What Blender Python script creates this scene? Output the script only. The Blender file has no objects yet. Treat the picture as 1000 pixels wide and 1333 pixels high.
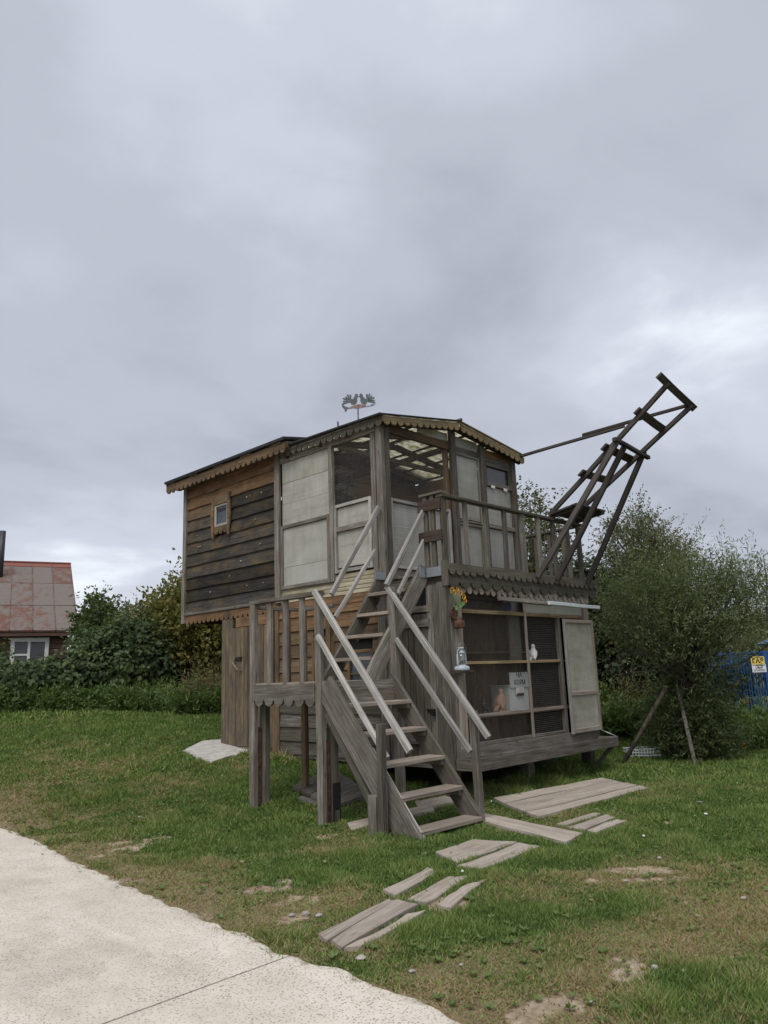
import bpy, math, random
import numpy as np
from mathutils import Matrix, Vector
random.seed(7); rng = np.random.default_rng(7)
scene = bpy.context.scene
COL = scene.collection
R = math.radians

# ------------------------------------------------------------------ camera
# world axes: X runs along the dovecote's aviary front, Y along its stair side, Z up;
# origin = the corner of the dovecote's floor between these two sides
YAW, PITCH, ROLL, FPX = R(44.138), R(12.169), R(2.057), 979.6      # focal length in px of a 1000 px wide picture
_f = np.array([math.cos(YAW)*math.cos(PITCH), math.sin(YAW)*math.cos(PITCH), math.sin(PITCH)])
_r0 = np.array([math.sin(YAW), -math.cos(YAW), 0.]); _u0 = np.cross(_r0, _f)
_r = math.cos(ROLL)*_r0 - math.sin(ROLL)*_u0
_u = math.cos(ROLL)*_u0 + math.sin(ROLL)*_r0
CAM = np.array([-7.783, -6.462, 1.2295])
cam = bpy.data.cameras.new('camera'); camo = bpy.data.objects.new('camera', cam); COL.objects.link(camo)
cam.sensor_fit = 'HORIZONTAL'; cam.sensor_width = 36.0; cam.lens = FPX/1000*36
cam.clip_start = .05; cam.clip_end = 3000
m = Matrix.Identity(4)
for i in range(3):
    m[i][0] = _r[i]; m[i][1] = _u[i]; m[i][2] = -_f[i]; m[i][3] = CAM[i]
camo.matrix_world = m
scene.camera = camo
def ray(px, py): return _f + _r*(px-500)/FPX + _u*(666.5-py)/FPX
def at(px, py, depth): return CAM + ray(px, py)*depth
def on(px, py, ax, val):
    d = ray(px, py); return CAM + d*(val-CAM[ax])/d[ax]

# ------------------------------------------------------------------ world, sun, exposure
SUN_EL, SUN_AZ = R(56), R(205)
w = bpy.data.worlds.new('World'); scene.world = w; w.use_nodes = True
nt = w.node_tree; N = nt.nodes; LK = nt.links; N.clear()
def wn(t, **k):
    n = N.new(t)
    for a, b in k.items(): setattr(n, a, b)
    return n
tc = wn('ShaderNodeTexCoord')
sky = wn('ShaderNodeTexSky', sky_type='NISHITA', sun_disc=False, sun_elevation=SUN_EL, sun_rotation=R(90)-SUN_AZ)
sx = wn('ShaderNodeSeparateXYZ'); LK.new(tc.outputs['Generated'], sx.inputs[0])
def mth(op, a, b=None, clamp=False):
    n = wn('ShaderNodeMath', operation=op, use_clamp=clamp)
    for i, v in enumerate((a, b)):
        if v is None: continue
        if isinstance(v, (int, float)): n.inputs[i].default_value = v
        else: LK.new(v, n.inputs[i])
    return n.outputs[0]
den = mth('ADD', mth('MAXIMUM', sx.outputs[2], 0.0), 0.22)
cx = wn('ShaderNodeCombineXYZ')
LK.new(mth('DIVIDE', sx.outputs[0], den), cx.inputs[0]); LK.new(mth('DIVIDE', sx.outputs[1], den), cx.inputs[1])
def noise(scale, detail, rough, off, dist=0.0):
    mp = wn('ShaderNodeMapping'); mp.inputs['Location'].default_value = off
    LK.new(cx.outputs[0], mp.inputs[0])
    n = wn('ShaderNodeTexNoise'); n.inputs['Scale'].default_value = scale; n.inputs['Detail'].default_value = detail
    n.inputs['Roughness'].default_value = rough; n.inputs['Distortion'].default_value = dist
    LK.new(mp.outputs[0], n.inputs['Vector']); return n.outputs['Fac']
n1 = noise(1.3, 6, .5, (3.1, 1.7, 0), .4); n2 = noise(.5, 3, .45, (8.3, 4.4, 2))
n3 = noise(3.2, 6, .52, (1.2, 7.9, 5), .35)
nm = mth('ADD', mth('MULTIPLY', n1, 1.3), mth('MULTIPLY', n3, .8))
# cloud breaks: soft brighter openings at fixed directions of the sky
def spot(px, py, sharp, amp, sq=1.0):
    d = ray(px, py); d = d/np.linalg.norm(d)
    v = wn('ShaderNodeVectorMath', operation='DOT_PRODUCT'); v.inputs[1].default_value = d
    nv = wn('ShaderNodeVectorMath', operation='NORMALIZE'); LK.new(tc.outputs['Generated'], nv.inputs[0]); LK.new(nv.outputs[0], v.inputs[0])
    return mth('MULTIPLY', mth('MULTIPLY', mth('POWER', mth('MAXIMUM', v.outputs['Value'], 0.0), sharp), amp), nm)
val = mth('ADD', mth('MULTIPLY', n1, .62), mth('MULTIPLY', n2, .3))
val = mth('SUBTRACT', mth('ADD', val, mth('MULTIPLY', n3, .26)), .125)
for s in ((860, 375, 110, .17), (950, 400, 90, .08), (120, 770, 160, .11), (250, 170, 40, .07), (40, 760, 300, .05), (230, 400, 160, -.12), (430, 240, 200, .07), (360, 420, 260, .05), (900, 40, 60, -.05),
          (620, 330, 120, -.05), (960, 230, 160, -.07), (600, 60, 70, .05), (640, 150, 200, -.03)):
    val = mth('ADD', val, spot(*s))
ramp = wn('ShaderNodeValToRGB'); cr = ramp.color_ramp; cr.interpolation = 'EASE'
cr.elements[0].position = .28; cr.elements[0].color = (.29, .307, .355, 1)
cr.elements[1].position = .78; cr.elements[1].color = (.64, .67, .72, 1)
e = cr.elements.new(.46); e.color = (.365, .385, .438, 1)
e = cr.elements.new(.6); e.color = (.435, .458, .52, 1)
LK.new(val, ramp.inputs[0])
sc = wn('ShaderNodeVectorMath', operation='SCALE'); sc.inputs['Scale'].default_value = 8.7
LK.new(ramp.outputs[0], sc.inputs[0])
mx = wn('ShaderNodeMix', data_type='RGBA'); mx.inputs['Factor'].default_value = .95
LK.new(sky.outputs[0], mx.inputs['A']); LK.new(sc.outputs[0], mx.inputs['B'])
bg = wn('ShaderNodeBackground'); bg.inputs['Strength'].default_value = .1
LK.new(mx.outputs['Result'], bg.inputs['Color'])
wo = wn('ShaderNodeOutputWorld'); LK.new(bg.outputs[0], wo.inputs['Surface'])
sun = bpy.data.lights.new('sun', 'SUN'); sun.energy = 1.5; sun.angle = R(35); sun.color = (1, .965, .92)
suno = bpy.data.objects.new('sun', sun); COL.objects.link(suno)
suno.rotation_euler = Vector((-math.cos(SUN_EL)*math.cos(SUN_AZ), -math.cos(SUN_EL)*math.sin(SUN_AZ), -math.sin(SUN_EL))).to_track_quat('-Z', 'Y').to_euler()
suno.location = (0, 0, 30)
vs = scene.view_settings
vs.view_transform = 'Standard'; vs.look = 'None'; vs.exposure = 0.75; vs.gamma = 1.0; vs.use_curve_mapping = False

# ------------------------------------------------------------------ materials
MATS = {}
class NB:
    def __init__(s, name):
        s.m = bpy.data.materials.new(name); s.m.use_nodes = True; s.t = s.m.node_tree; s.t.nodes.clear()
        s.out = s.t.nodes.new('ShaderNodeOutputMaterial'); MATS[name] = s.m
    def n(s, t, ins=None, **k):
        n = s.t.nodes.new(t)
        for a, b in k.items(): setattr(n, a, b)
        for a, b in (ins or {}).items():
            if isinstance(b, bpy.types.NodeSocket): s.t.links.new(b, n.inputs[a])
            else: n.inputs[a].default_value = b
        return n
    def noise(s, vec, scale, detail=4, rough=.55, dist=0):
        return s.n('ShaderNodeTexNoise', {'Vector': vec, 'Scale': scale, 'Detail': detail, 'Roughness': rough, 'Distortion': dist}).outputs['Fac']
    def ramp(s, fac, stops, interp='LINEAR'):
        n = s.n('ShaderNodeValToRGB', {'Fac': fac}); c = n.color_ramp; c.interpolation = interp
        while len(c.elements) > 1: c.elements.remove(c.elements[-1])
        c.elements[0].position = stops[0][0]; c.elements[0].color = (*stops[0][1], 1)
        for p, col in stops[1:]:
            e = c.elements.new(p); e.color = (*col, 1)
        return n.outputs[0]
    def mix(s, f, a, b, mode='MIX'):
        n = s.n('ShaderNodeMix', data_type='RGBA', blend_type=mode)
        for i, v in (('Factor', f), ('A', a), ('B', b)):
            if isinstance(v, bpy.types.NodeSocket): s.t.links.new(v, n.inputs[i])
            else: n.inputs[i].default_value = v if not isinstance(v, tuple) else ((*v, 1) if len(v) == 3 else v)
        return n.outputs['Result']
    def math(s, op, a, b=0.0, clamp=False):
        n = s.n('ShaderNodeMath', operation=op, use_clamp=clamp)
        for i, v in enumerate((a, b)):
            if isinstance(v, bpy.types.NodeSocket): s.t.links.new(v, n.inputs[i])
            else: n.inputs[i].default_value = v
        return n.outputs[0]
    def bsdf(s, col, rough=.8, bump=None, bs=.3, bd=.01, metal=0, spec=.3):
        b = s.n('ShaderNodeBsdfPrincipled', {'Roughness': rough, 'Metallic': metal, 'Specular IOR Level': spec})
        if isinstance(col, bpy.types.NodeSocket): s.t.links.new(col, b.inputs['Base Color'])
        else: b.inputs['Base Color'].default_value = (*col, 1)
        if bump is not None:
            bp = s.n('ShaderNodeBump', {'Height': bump, 'Strength': bs, 'Distance': bd}); s.t.links.new(bp.outputs[0], b.inputs['Normal'])
        return b.outputs[0]
    def done(s, sh): s.t.links.new(sh, s.out.inputs['Surface']); return s.m
def local(b):        # object coordinates shifted per object so that no two boards show the same grain
    tc = b.n('ShaderNodeTexCoord'); oi = b.n('ShaderNodeObjectInfo')
    k = b.math('MULTIPLY', oi.outputs['Random'], 37.0)
    c = b.n('ShaderNodeCombineXYZ', {'X': k, 'Y': k, 'Z': k})
    v = b.n('ShaderNodeVectorMath', {0: tc.outputs['Object'], 1: c.outputs[0]}, operation='ADD')
    return v.outputs[0], oi.outputs['Random']
def wood(name, dark, mid, light, knots=.25, stain=None, stain_amt=.4, var=.5, rough=.86):
    b = NB(name); v, rnd = local(b)
    def st(s): return b.n('ShaderNodeMapping', {'Vector': v, 'Scale': s}).outputs[0]
    g = b.noise(st((1.1, 22, 22)), 2.2, 6, .65, .4)
    g2 = b.noise(st((2.5, 70, 70)), 2.0, 3, .6)
    big = b.noise(st((1.0, 2.2, 2.2)), 1.7, 4, .6)
    f = b.math('ADD', b.math('MULTIPLY', g, .6), b.math('ADD', b.math('MULTIPLY', g2, .2), b.math('MULTIPLY', big, .25)))
    c = b.ramp(f, [(.33, dark), (.53, mid), (.71, light)])
    if stain:
        sm = b.ramp(b.noise(st((.8, 1.8, 1.8)), 2.6, 5, .65), [(.45, (0, 0, 0)), (.68, (1, 1, 1))])
        c = b.mix(b.math('MULTIPLY', sm, stain_amt), c, stain)
    if knots:
        kn = b.n('ShaderNodeTexVoronoi', {'Vector': st((2.4, 6.5, 6.5)), 'Scale': 1.0}).outputs['Distance']
        km = b.ramp(kn, [(.05, (1, 1, 1)), (.13, (0, 0, 0))])
        c = b.mix(b.math('MULTIPLY', km, knots), c, tuple(x*.5 for x in dark))
    ck = b.ramp(b.noise(st((.7, 40, 40)), 1.6, 2, .5), [(.6, (0, 0, 0)), (.66, (1, 1, 1))])
    c = b.mix(b.math('MULTIPLY', ck, .5), c, tuple(x*.35 for x in dark))
    br = b.math('ADD', b.math('MULTIPLY', rnd, var), 1-var/2)
    hs = b.n('ShaderNodeHueSaturation', {'Color': c, 'Value': br})
    h = b.math('ADD', g, b.math('MULTIPLY', ck, -.6))
    return b.done(b.bsdf(hs.outputs[0], rough, h, .45, .006, spec=.2))
wood('grey_wood', (.055, .048, .039), (.152, .138, .118), (.30, .282, .252), stain=(.085, .066, .038), stain_amt=.55, var=.75, knots=.5)
wood('pale_wood', (.18, .172, .155), (.36, .345, .32), (.53, .515, .48), stain=(.17, .155, .12))
wood('trim_wood', (.045, .039, .031), (.11, .097, .077), (.185, .168, .138), stain=(.07, .08, .04), stain_amt=.45)
wood('dark_wood', (.016, .015, .014), (.04, .037, .033), (.10, .092, .08), stain=(.13, .09, .04), stain_amt=.6, knots=.25, var=.9)
wood('brown_wood', (.065, .044, .026), (.145, .098, .056), (.235, .165, .10), stain=(.055, .046, .036), stain_amt=.8)
wood('orange_wood', (.10, .056, .028), (.215, .125, .064), (.34, .22, .12), stain=(.075, .058, .04), stain_amt=.85)
wood('yellow_wood', (.17, .12, .06), (.30, .225, .12), (.42, .34, .2), stain=(.14, .12, .08), stain_amt=.6)
wood('perch_wood', (.03, .026, .023), (.065, .056, .05), (.115, .10, .09), stain=(.09, .09, .08))
wood('board_walk', (.16, .135, .108), (.295, .25, .205), (.41, .355, .30), stain=(.16, .13, .095), stain_amt=.4, rough=.9, var=.35)
wood('path_wood', (.25, .215, .175), (.375, .325, .275), (.47, .42, .36), stain=(.22, .18, .14), stain_amt=.45, rough=.92, var=.25, knots=.15)
wood('cream_siding', (.2, .17, .11), (.37, .33, .23), (.5, .46, .34), knots=.1, var=.3, stain=(.17, .14, .09), stain_amt=.5)
wood('redbrown_wood', (.03, .02, .016), (.06, .042, .034), (.10, .072, .058))
wood('interior_wood', (.14, .085, .05), (.27, .175, .11), (.38, .265, .175), stain=(.13, .09, .06))
wood('house_boards', (.05, .028, .022), (.11, .065, .05), (.17, .11, .085), stain=(.1, .085, .07))
wood('vertical_boards', (.04, .033, .026), (.09, .075, .057), (.16, .135, .1), stain=(.27, .19, .09), stain_amt=.45)
def plain(name, col, rough=.6, metal=0, var=.12, scale=8, bump=.2, spec=.4):
    b = NB(name); v, rnd = local(b)
    f = b.noise(v, scale, 5, .6)
    c = b.ramp(f, [(.3, tuple(x*(1-var*1.6) for x in col)), (.7, tuple(min(1, x*(1+var)) for x in col))])
    return b.done(b.bsdf(c, rough, f, bump, .004, metal, spec))
plain('galvanised', (.42, .45, .47), .45, .85); plain('dark_iron', (.03, .03, .032), .5, .6); plain('wire', (.3, .28, .25), .55, .6)
plain('wire_pale', (.50, .50, .48), .55, .2)
plain('rust', (.10, .048, .03), .85, 0, .5, 14); plain('white_paint', (.66, .66, .64), .5, 0, .08); plain('roof_felt', (.028, .028, .03), .9, 0, .3)
plain('white_plastic', (.62, .67, .68), .35, 0, .06); plain('terracotta', (.42, .27, .18), .8); plain('lantern_paint', (.40, .45, .48), .4, 0, .15); plain('dark_clay', (.03, .028, .03), .4)
plain('dove_white', (.75, .74, .72), .7, 0, .05); plain('beak', (.45, .25, .2), .5); plain('box_grey', (.55, .57, .55), .5, 0, .06)
plain('slot_dark', (.01, .01, .01), .9); plain('petal', (.72, .42, .06), .6, 0, .35, 40); plain('petal_dark', (.66, .33, .05), .6)
plain('stem_green', (.1, .22, .06), .6); plain('blue_paint', (.02, .085, .26), .45, 0, .2); plain('sign_yellow', (.78, .58, .12), .5, 0, .08)
plain('sign_white', (.74, .76, .78), .5, 0, .05); plain('ink', (.02, .02, .02), .7); plain('bucket_blue', (.06, .1, .3), .4); plain('bucket_red', (.45, .04, .03), .4)
plain('bucket_white', (.55, .58, .68), .35); plain('interior_dark', (.012, .011, .01), .95); plain('steel_pipe', (.05, .05, .055), .5, .3)
plain('yellow_paint', (.72, .5, .05), .5); plain('vane_grey', (.12, .14, .15), .5, .4, .4, 20); plain('vane_copper', (.26, .17, .15), .5, .4, .3, 20); plain('vane_green', (.11, .125, .13), .6, .2, .3, 20)
plain('bark', (.075, .06, .045), .95, 0, .5, 12, .6); plain('birch_bark', (.4, .38, .35), .9, 0, .5, 10); plain('stake_wood', (.16, .145, .12), .9, 0, .4, 20)
plain('pebble', (.36, .335, .30), .9, 0, .25, 6)
def mk(name):
    def deco(fn):
        b = NB(name); return b.done(fn(b))
    return deco
@mk('plastic_sheet')
def _(b):
    v, rnd = local(b)
    f = b.noise(v, 2.2, 6, .65); f2 = b.noise(b.n('ShaderNodeMapping', {'Vector': v, 'Scale': (7, 1, 7)}).outputs[0], 1.2, 4, .6)
    spk = b.ramp(b.noise(v, 28, 3, .6), [(.62, (0, 0, 0)), (.72, (1, 1, 1))])
    c = b.ramp(b.math('ADD', b.math('MULTIPLY', f, .6), b.math('MULTIPLY', f2, .4)), [(.36, (.30, .28, .20)), (.5, (.425, .41, .335)), (.64, (.53, .52, .46))])
    c = b.mix(b.math('MULTIPLY', spk, .3), c, (.5, .47, .36))
    c = b.mix(b.math('MULTIPLY', rnd, .45), c, (.47, .48, .47))
    gr = b.ramp(b.noise(b.n('ShaderNodeMapping', {'Vector': v, 'Scale': (.7, 9, 9)}).outputs[0], 1.3, 6, .7), [(.52, (0, 0, 0)), (.75, (1, 1, 1))])
    c = b.mix(b.math('MULTIPLY', gr, .45), c, (.2, .18, .12))
    d = b.bsdf(c, .45, f, .08, .004, spec=.35)
    t = b.n('ShaderNodeBsdfTranslucent', {'Color': c}).outputs[0]
    return b.n('ShaderNodeMixShader', {0: .22, 1: d, 2: t}).outputs[0]
@mk('roof_sheet')
def _(b):
    v, rnd = local(b)
    moss = b.ramp(b.noise(v, 9, 6, .7), [(.45, (1, 1, 1)), (.62, (0, 0, 0))])
    sp = b.ramp(b.noise(v, 40, 4, .7), [(.5, (0, 0, 0)), (.62, (1, 1, 1))])
    c = b.mix(moss, (.42, .4, .24), (.9, .88, .78)); c = b.mix(b.math('MULTIPLY', sp, .4), c, (.12, .1, .05))
    d = b.bsdf(c, .6); t = b.n('ShaderNodeBsdfTranslucent', {'Color': c}).outputs[0]
    return b.n('ShaderNodeMixShader', {0: .75, 1: d, 2: t}).outputs[0]
@mk('glass_pane')
def _(b):
    v, rnd = local(b)
    return b.bsdf(b.ramp(b.noise(v, 6, 3), [(.3, (.02, .025, .03)), (.7, (.05, .06, .07))]), .08, spec=.7)
@mk('curtain_glass')
def _(b):
    v, rnd = local(b)
    w_ = b.n('ShaderNodeTexWave', {'Vector': v, 'Scale': 9.0, 'Distortion': 3.0, 'Detail': 3.0}).outputs['Fac']
    return b.bsdf(b.ramp(w_, [(.2, (.012, .012, .014)), (.9, (.10, .10, .11))]), .12, spec=.6)
@mk('clear_glass')
def _(b):
    g = b.n('ShaderNodeBsdfGlossy', {'Roughness': .05}).outputs[0]; t = b.n('ShaderNodeBsdfTransparent').outputs[0]
    return b.n('ShaderNodeMixShader', {0: .18, 1: t, 2: g}).outputs[0]
@mk('house_roof')
def _(b):
    v, rnd = local(b)
    f = b.noise(v, 2.6, 9, .8, .1); fine = b.noise(v, 20, 6, .8)
    m_ = b.ramp(b.math('ADD', b.math('MULTIPLY', f, .75), b.math('ADD', b.math('MULTIPLY', fine, .25), b.math('MULTIPLY', b.math('SUBTRACT', rnd, .5), .16))), [(.505, (0, 0, 0)), (.56, (1, 1, 1))])
    grey = b.ramp(fine, [(.3, (.125, .105, .09)), (.7, (.2, .17, .15))])
    red = b.ramp(fine, [(.3, (.09, .042, .03)), (.7, (.19, .088, .064))])
    return b.bsdf(b.mix(m_, grey, red), .7, m_, .2, .004)
@mk('house_roof_red')
def _(b):
    v, rnd = local(b)
    f = b.noise(v, 5, 5, .7)
    return b.bsdf(b.ramp(f, [(.35, (.26, .07, .05)), (.65, (.17, .09, .07))]), .65)
@mk('concrete')
def _(b):
    tc_ = b.n('ShaderNodeTexCoord').outputs['Object']
    big = b.noise(tc_, .7, 6, .6, .5); mid = b.noise(tc_, 4.5, 5, .65)
    st = b.noise(b.n('ShaderNodeMapping', {'Vector': tc_, 'Scale': (2.2, .45, 1), 'Rotation': (0, 0, .5)}).outputs[0], 1.5, 5, .6, .8)
    c = b.ramp(b.math('ADD', b.math('MULTIPLY', big, .4), b.math('ADD', b.math('MULTIPLY', mid, .3), b.math('MULTIPLY', st, .3))), [(.36, (.44, .395, .33)), (.5, (.57, .52, .44)), (.64, (.67, .62, .535))])
    vr = b.n('ShaderNodeTexVoronoi', {'Vector': b.n('ShaderNodeVectorMath', {0: tc_, 1: b.n('ShaderNodeVectorMath', {0: b.n('ShaderNodeTexNoise', {'Vector': tc_, 'Scale': 40.0}).outputs['Color'], 1: (.02, .02, .02)}, operation='MULTIPLY').outputs[0]}, operation='ADD').outputs[0], 'Scale': 72.0, 'Randomness': 1.0})
    pit = b.ramp(vr.outputs['Distance'], [(.26, (1, 1, 1)), (.44, (0, 0, 0))])
    sel = b.ramp(b.n('ShaderNodeSeparateColor', {0: vr.outputs['Color']}).outputs[0], [(.15, (0, 0, 0)), (.7, (1, 1, 1))])
    patch = b.ramp(b.noise(tc_, 1.1, 4, .6), [(.36, (.5,)*3), (.6, (1, 1, 1))])
    pm = b.math('MULTIPLY', b.math('MULTIPLY', pit, sel), patch)
    c = b.mix(b.math('MULTIPLY', pm, .85), c, (.17, .145, .12))
    gm = b.n('ShaderNodeAttribute', attribute_name='grime').outputs['Fac']
    gmask = b.ramp(b.math('ADD', gm, b.math('MULTIPLY', b.math('SUBTRACT', b.noise(tc_, 9, 6, .7), .5), 1.3)), [(.42, (0, 0, 0)), (.75, (1, 1, 1))])
    c = b.mix(b.math('MULTIPLY', gmask, .75), c, (.20, .15, .095))
    h = b.math('SUBTRACT', b.math('MULTIPLY', mid, .5), pm)
    return b.bsdf(c, .9, h, .5, .006, spec=.2)
@mk('slab_concrete')
def _(b):
    v, rnd = local(b)
    return b.bsdf(b.ramp(b.noise(v, 7, 6, .7), [(.3, (.30, .28, .25)), (.7, (.52, .5, .46))]), .9, b.noise(v, 30, 3), .4, .005)
@mk('ground')
def _(b):
    tc_ = b.n('ShaderNodeTexCoord').outputs['Object']
    dry = b.n('ShaderNodeAttribute', attribute_name='dry').outputs['Fac']; bare = b.n('ShaderNodeAttribute', attribute_name='bare').outputs['Fac']
    f = b.noise(tc_, 22, 5, .7); g = b.noise(tc_, 5, 4, .6)
    green = b.ramp(f, [(.35, (.026, .036, .012)), (.65, (.10, .125, .045))])
    brown = b.ramp(f, [(.3, (.12, .088, .05)), (.7, (.26, .2, .125))])
    soil = b.ramp(b.math('ADD', b.math('MULTIPLY', f, .5), b.math('MULTIPLY', g, .5)), [(.3, (.17, .12, .08)), (.52, (.33, .26, .185)), (.68, (.50, .43, .33))])
    c = b.mix(b.ramp(b.math('ADD', dry, b.math('MULTIPLY', b.math('SUBTRACT', g, .5), .5)), [(.35, (0, 0, 0)), (.65, (1, 1, 1))]), green, brown)
    c = b.mix(b.ramp(b.math('ADD', bare, b.math('MULTIPLY', b.math('SUBTRACT', f, .5), .6)), [(.4, (0, 0, 0)), (.6, (1, 1, 1))]), c, soil)
    return b.bsdf(c, .95, f, .6, .02, spec=.1)
def leafmat(name, stops, trans=.35, rough=.55, spec=.3):
    b = NB(name)
    a = b.n('ShaderNodeAttribute', attribute_name='tint').outputs['Fac']
    c = b.ramp(a, stops)
    d = b.bsdf(c, rough, spec=spec); t = b.n('ShaderNodeBsdfTranslucent', {'Color': b.mix(1.0, c, (1.15, 1.2, .6), 'MULTIPLY')}).outputs[0]
    return b.done(b.n('ShaderNodeMixShader', {0: trans, 1: d, 2: t}).outputs[0])
leafmat('willow_leaf', [(0, (.045, .065, .026)), (.5, (.115, .15, .062)), (.85, (.215, .255, .125)), (1, (.33, .36, .2))])
leafmat('shrub_leaf', [(0, (.05, .06, .03)), (.5, (.125, .138, .072)), (.85, (.23, .235, .135)), (1, (.34, .31, .19))])
leafmat('ivy_leaf', [(0, (.014, .026, .012)), (.6, (.036, .06, .026)), (.88, (.075, .105, .045)), (.95, (.13, .07, .035)), (1, (.2, .10, .05))], spec=.4)
leafmat('vine_leaf', [(0, (.024, .04, .018)), (.5, (.065, .098, .042)), (.9, (.145, .185, .085)), (1, (.26, .235, .11))], spec=.18, rough=.65)
leafmat('yellow_leaf', [(0, (.07, .08, .024)), (.5, (.15, .15, .045)), (.8, (.25, .22, .07)), (1, (.33, .22, .07))])
leafmat('birch_leaf', [(0, (.04, .055, .018)), (.5, (.085, .105, .035)), (1, (.18, .17, .07))], trans=.45)
leafmat('weed_leaf', [(0, (.05, .085, .024)), (.5, (.11, .17, .05)), (.9, (.18, .235, .08)), (1, (.27, .25, .13))])
leafmat('grass_blade', [(0, (.065, .115, .03)), (.3, (.155, .235, .065)), (.5, (.265, .325, .105)), (.6, (.29, .245, .115)), (.78, (.31, .235, .14)), (1, (.46, .36, .24))], trans=.3, rough=.7, spec=.15)
leafmat('straw_blade', [(0, (.09, .09, .04)), (.5, (.2, .17, .09)), (1, (.33, .28, .17))])
leafmat('far_leaf', [(0, (.03, .042, .018)), (.6, (.07, .08, .035)), (1, (.13, .115, .05))])

# ------------------------------------------------------------------ object helpers
WM = {}
def meshobj(name, verts, faces, mat, parent=None, M=None, smooth=False):
    me = bpy.data.meshes.new(name); me.from_pydata([tuple(v) for v in verts], [], [tuple(f) for f in faces]); me.update()
    if smooth: me.shade_smooth()
    return link(name, me, mat, parent, M)
def link(name, me, mat, parent=None, M=None):
    if mat and not me.materials: me.materials.append(MATS[mat])
    o = bpy.data.objects.new(name, me); COL.objects.link(o)
    M = M if M is not None else Matrix.Identity(4); WM[o] = M
    if parent is not None:
        o.parent = parent; o.matrix_local = WM[parent].inverted() @ M
    else: o.matrix_world = M
    return o
def tag(o, label, cat, group=None, kind=None):
    if label: o['label'] = label
    if cat: o['category'] = cat
    if group: o['group'] = group
    if kind: o['kind'] = kind
    return o
def thing(name, label, cat, loc=(0, 0, 0), group=None):
    o = bpy.data.objects.new(name, None); COL.objects.link(o); o.empty_display_size = .2
    M = Matrix.Translation(Vector(loc)); o.matrix_world = M; WM[o] = M
    return tag(o, label, cat, group)
def frame(p0, p1, nrm):       # matrix with X from p0 to p1, Z along nrm, origin in the middle
    p0 = Vector(p0); p1 = Vector(p1); x = (p1-p0).normalized(); z = Vector(nrm); z = (z - x*z.dot(x)).normalized(); y = z.cross(x)
    c = (p0+p1)/2
    return Matrix(((x.x, y.x, z.x, c.x), (x.y, y.y, z.y, c.y), (x.z, y.z, z.z, c.z), (0, 0, 0, 1))), (p1-p0).length
def board(name, p0, p1, w, t, nrm, mat, parent, wob=.006, ch=None, ragged=.004, taper=1.0):
    """a sawn board from p0 to p1, w wide, t thick along nrm, chamfered, slightly uneven along its length"""
    M, L = frame(p0, p1, nrm)
    ch = ch if ch is not None else min(w, t)*.12
    hw, ht = w/2, t/2
    prof = [(-hw+ch, -ht), (hw-ch, -ht), (hw, -ht+ch), (hw, ht-ch), (hw-ch, ht), (-hw+ch, ht), (-hw, ht-ch), (-hw, -ht+ch)]
    seg = 1 if L < .5 else 3
    V = []; F = []
    for i in range(seg+1):
        x = -L/2 + L*i/seg
        dy = random.uniform(-wob, wob) if 0 < i < seg else 0; dz = random.uniform(-wob, wob)*.5 if 0 < i < seg else 0
        k = 1+(taper-1)*i/seg; s = 1+random.uniform(-1, 1)*wob*2
        for (a, b_) in prof:
            rx = random.uniform(-ragged, ragged) if i in (0, seg) else 0
            V.append((x+rx, a*s*k+dy, b_*s*k+dz))
    for i in range(seg):
        for j in range(8):
            a = i*8+j; b2 = i*8+(j+1) % 8
            F.append((a, b2, b2+8, a+8))
    F.append(tuple(range(7, -1, -1))); F.append(tuple(range(seg*8, seg*8+8)))
    return meshobj(name, V, F, mat, parent, M)
def bx(name, lo, hi, mat, parent, ch=.004):
    lo = Vector(lo); hi = Vector(hi); d = hi-lo; c = (lo+hi)/2
    ax = max(range(3), key=lambda i: d[i]); ay = min(range(3), key=lambda i: d[i] if i != ax else 9e9)
    a = [0, 0, 0]; a[ax] = d[ax]/2; n = [0, 0, 0]; n[ay] = 1; o = 3-ax-ay
    return board(name, c-Vector(a), c+Vector(a), d[o], d[ay], n, mat, parent, wob=.001, ch=min(ch, d[ay]*.3))
def extrude(name, pts, t, M, mat, parent):
    """closed outline in local XY (counter-clockwise) extruded by t along local Z (centred)"""
    n = len(pts); V = [(x, y, -t/2) for x, y in pts]+[(x, y, t/2) for x, y in pts]
    F = [tuple(range(n-1, -1, -1)), tuple(range(n, 2*n))]+[(i, (i+1) % n, (i+1) % n+n, i+n) for i in range(n)]
    return meshobj(name, V, F, mat, parent, M)
def scallop(name, p0, p1, h, drop, period, t, nrm, mat, parent, notch=True, seed=0):
    """fretted board: straight top edge, semi-round tongues with little drop-shaped notches between; local +Y is up"""
    rr = random.Random(seed); M, L = frame(p0, p1, nrm)
    if M.col[1].z < 0: M, L = frame(p1, p0, nrm)
    n = max(2, int(round(L/period))); p = L/n
    bottom = [(-L/2, -h)]
    for i in range(n):
        x0 = -L/2+i*p; k = rr.uniform(.9, 1.08)
        if rr.random() < .03: k = .45
        g = p*.17
        pts = [(x0+.02*p, -h)]
        if notch: pts += [(x0+g*.5, -h+drop*.5), (x0+g, -h-drop*.1)]
        c = x0+(p+g)/2; r = (p-g)/2
        for j in range(0, 7):
            a = math.pi - math.pi*j/6
            pts.append((c+r*math.cos(a)*.98, -h-drop*k*math.sin(a)))
        bottom += pts
    bottom.append((L/2, -h))
    pts = bottom+[(L/2, 0), (-L/2, 0)]
    return extrude(name, pts, t, M, mat, parent)
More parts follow.
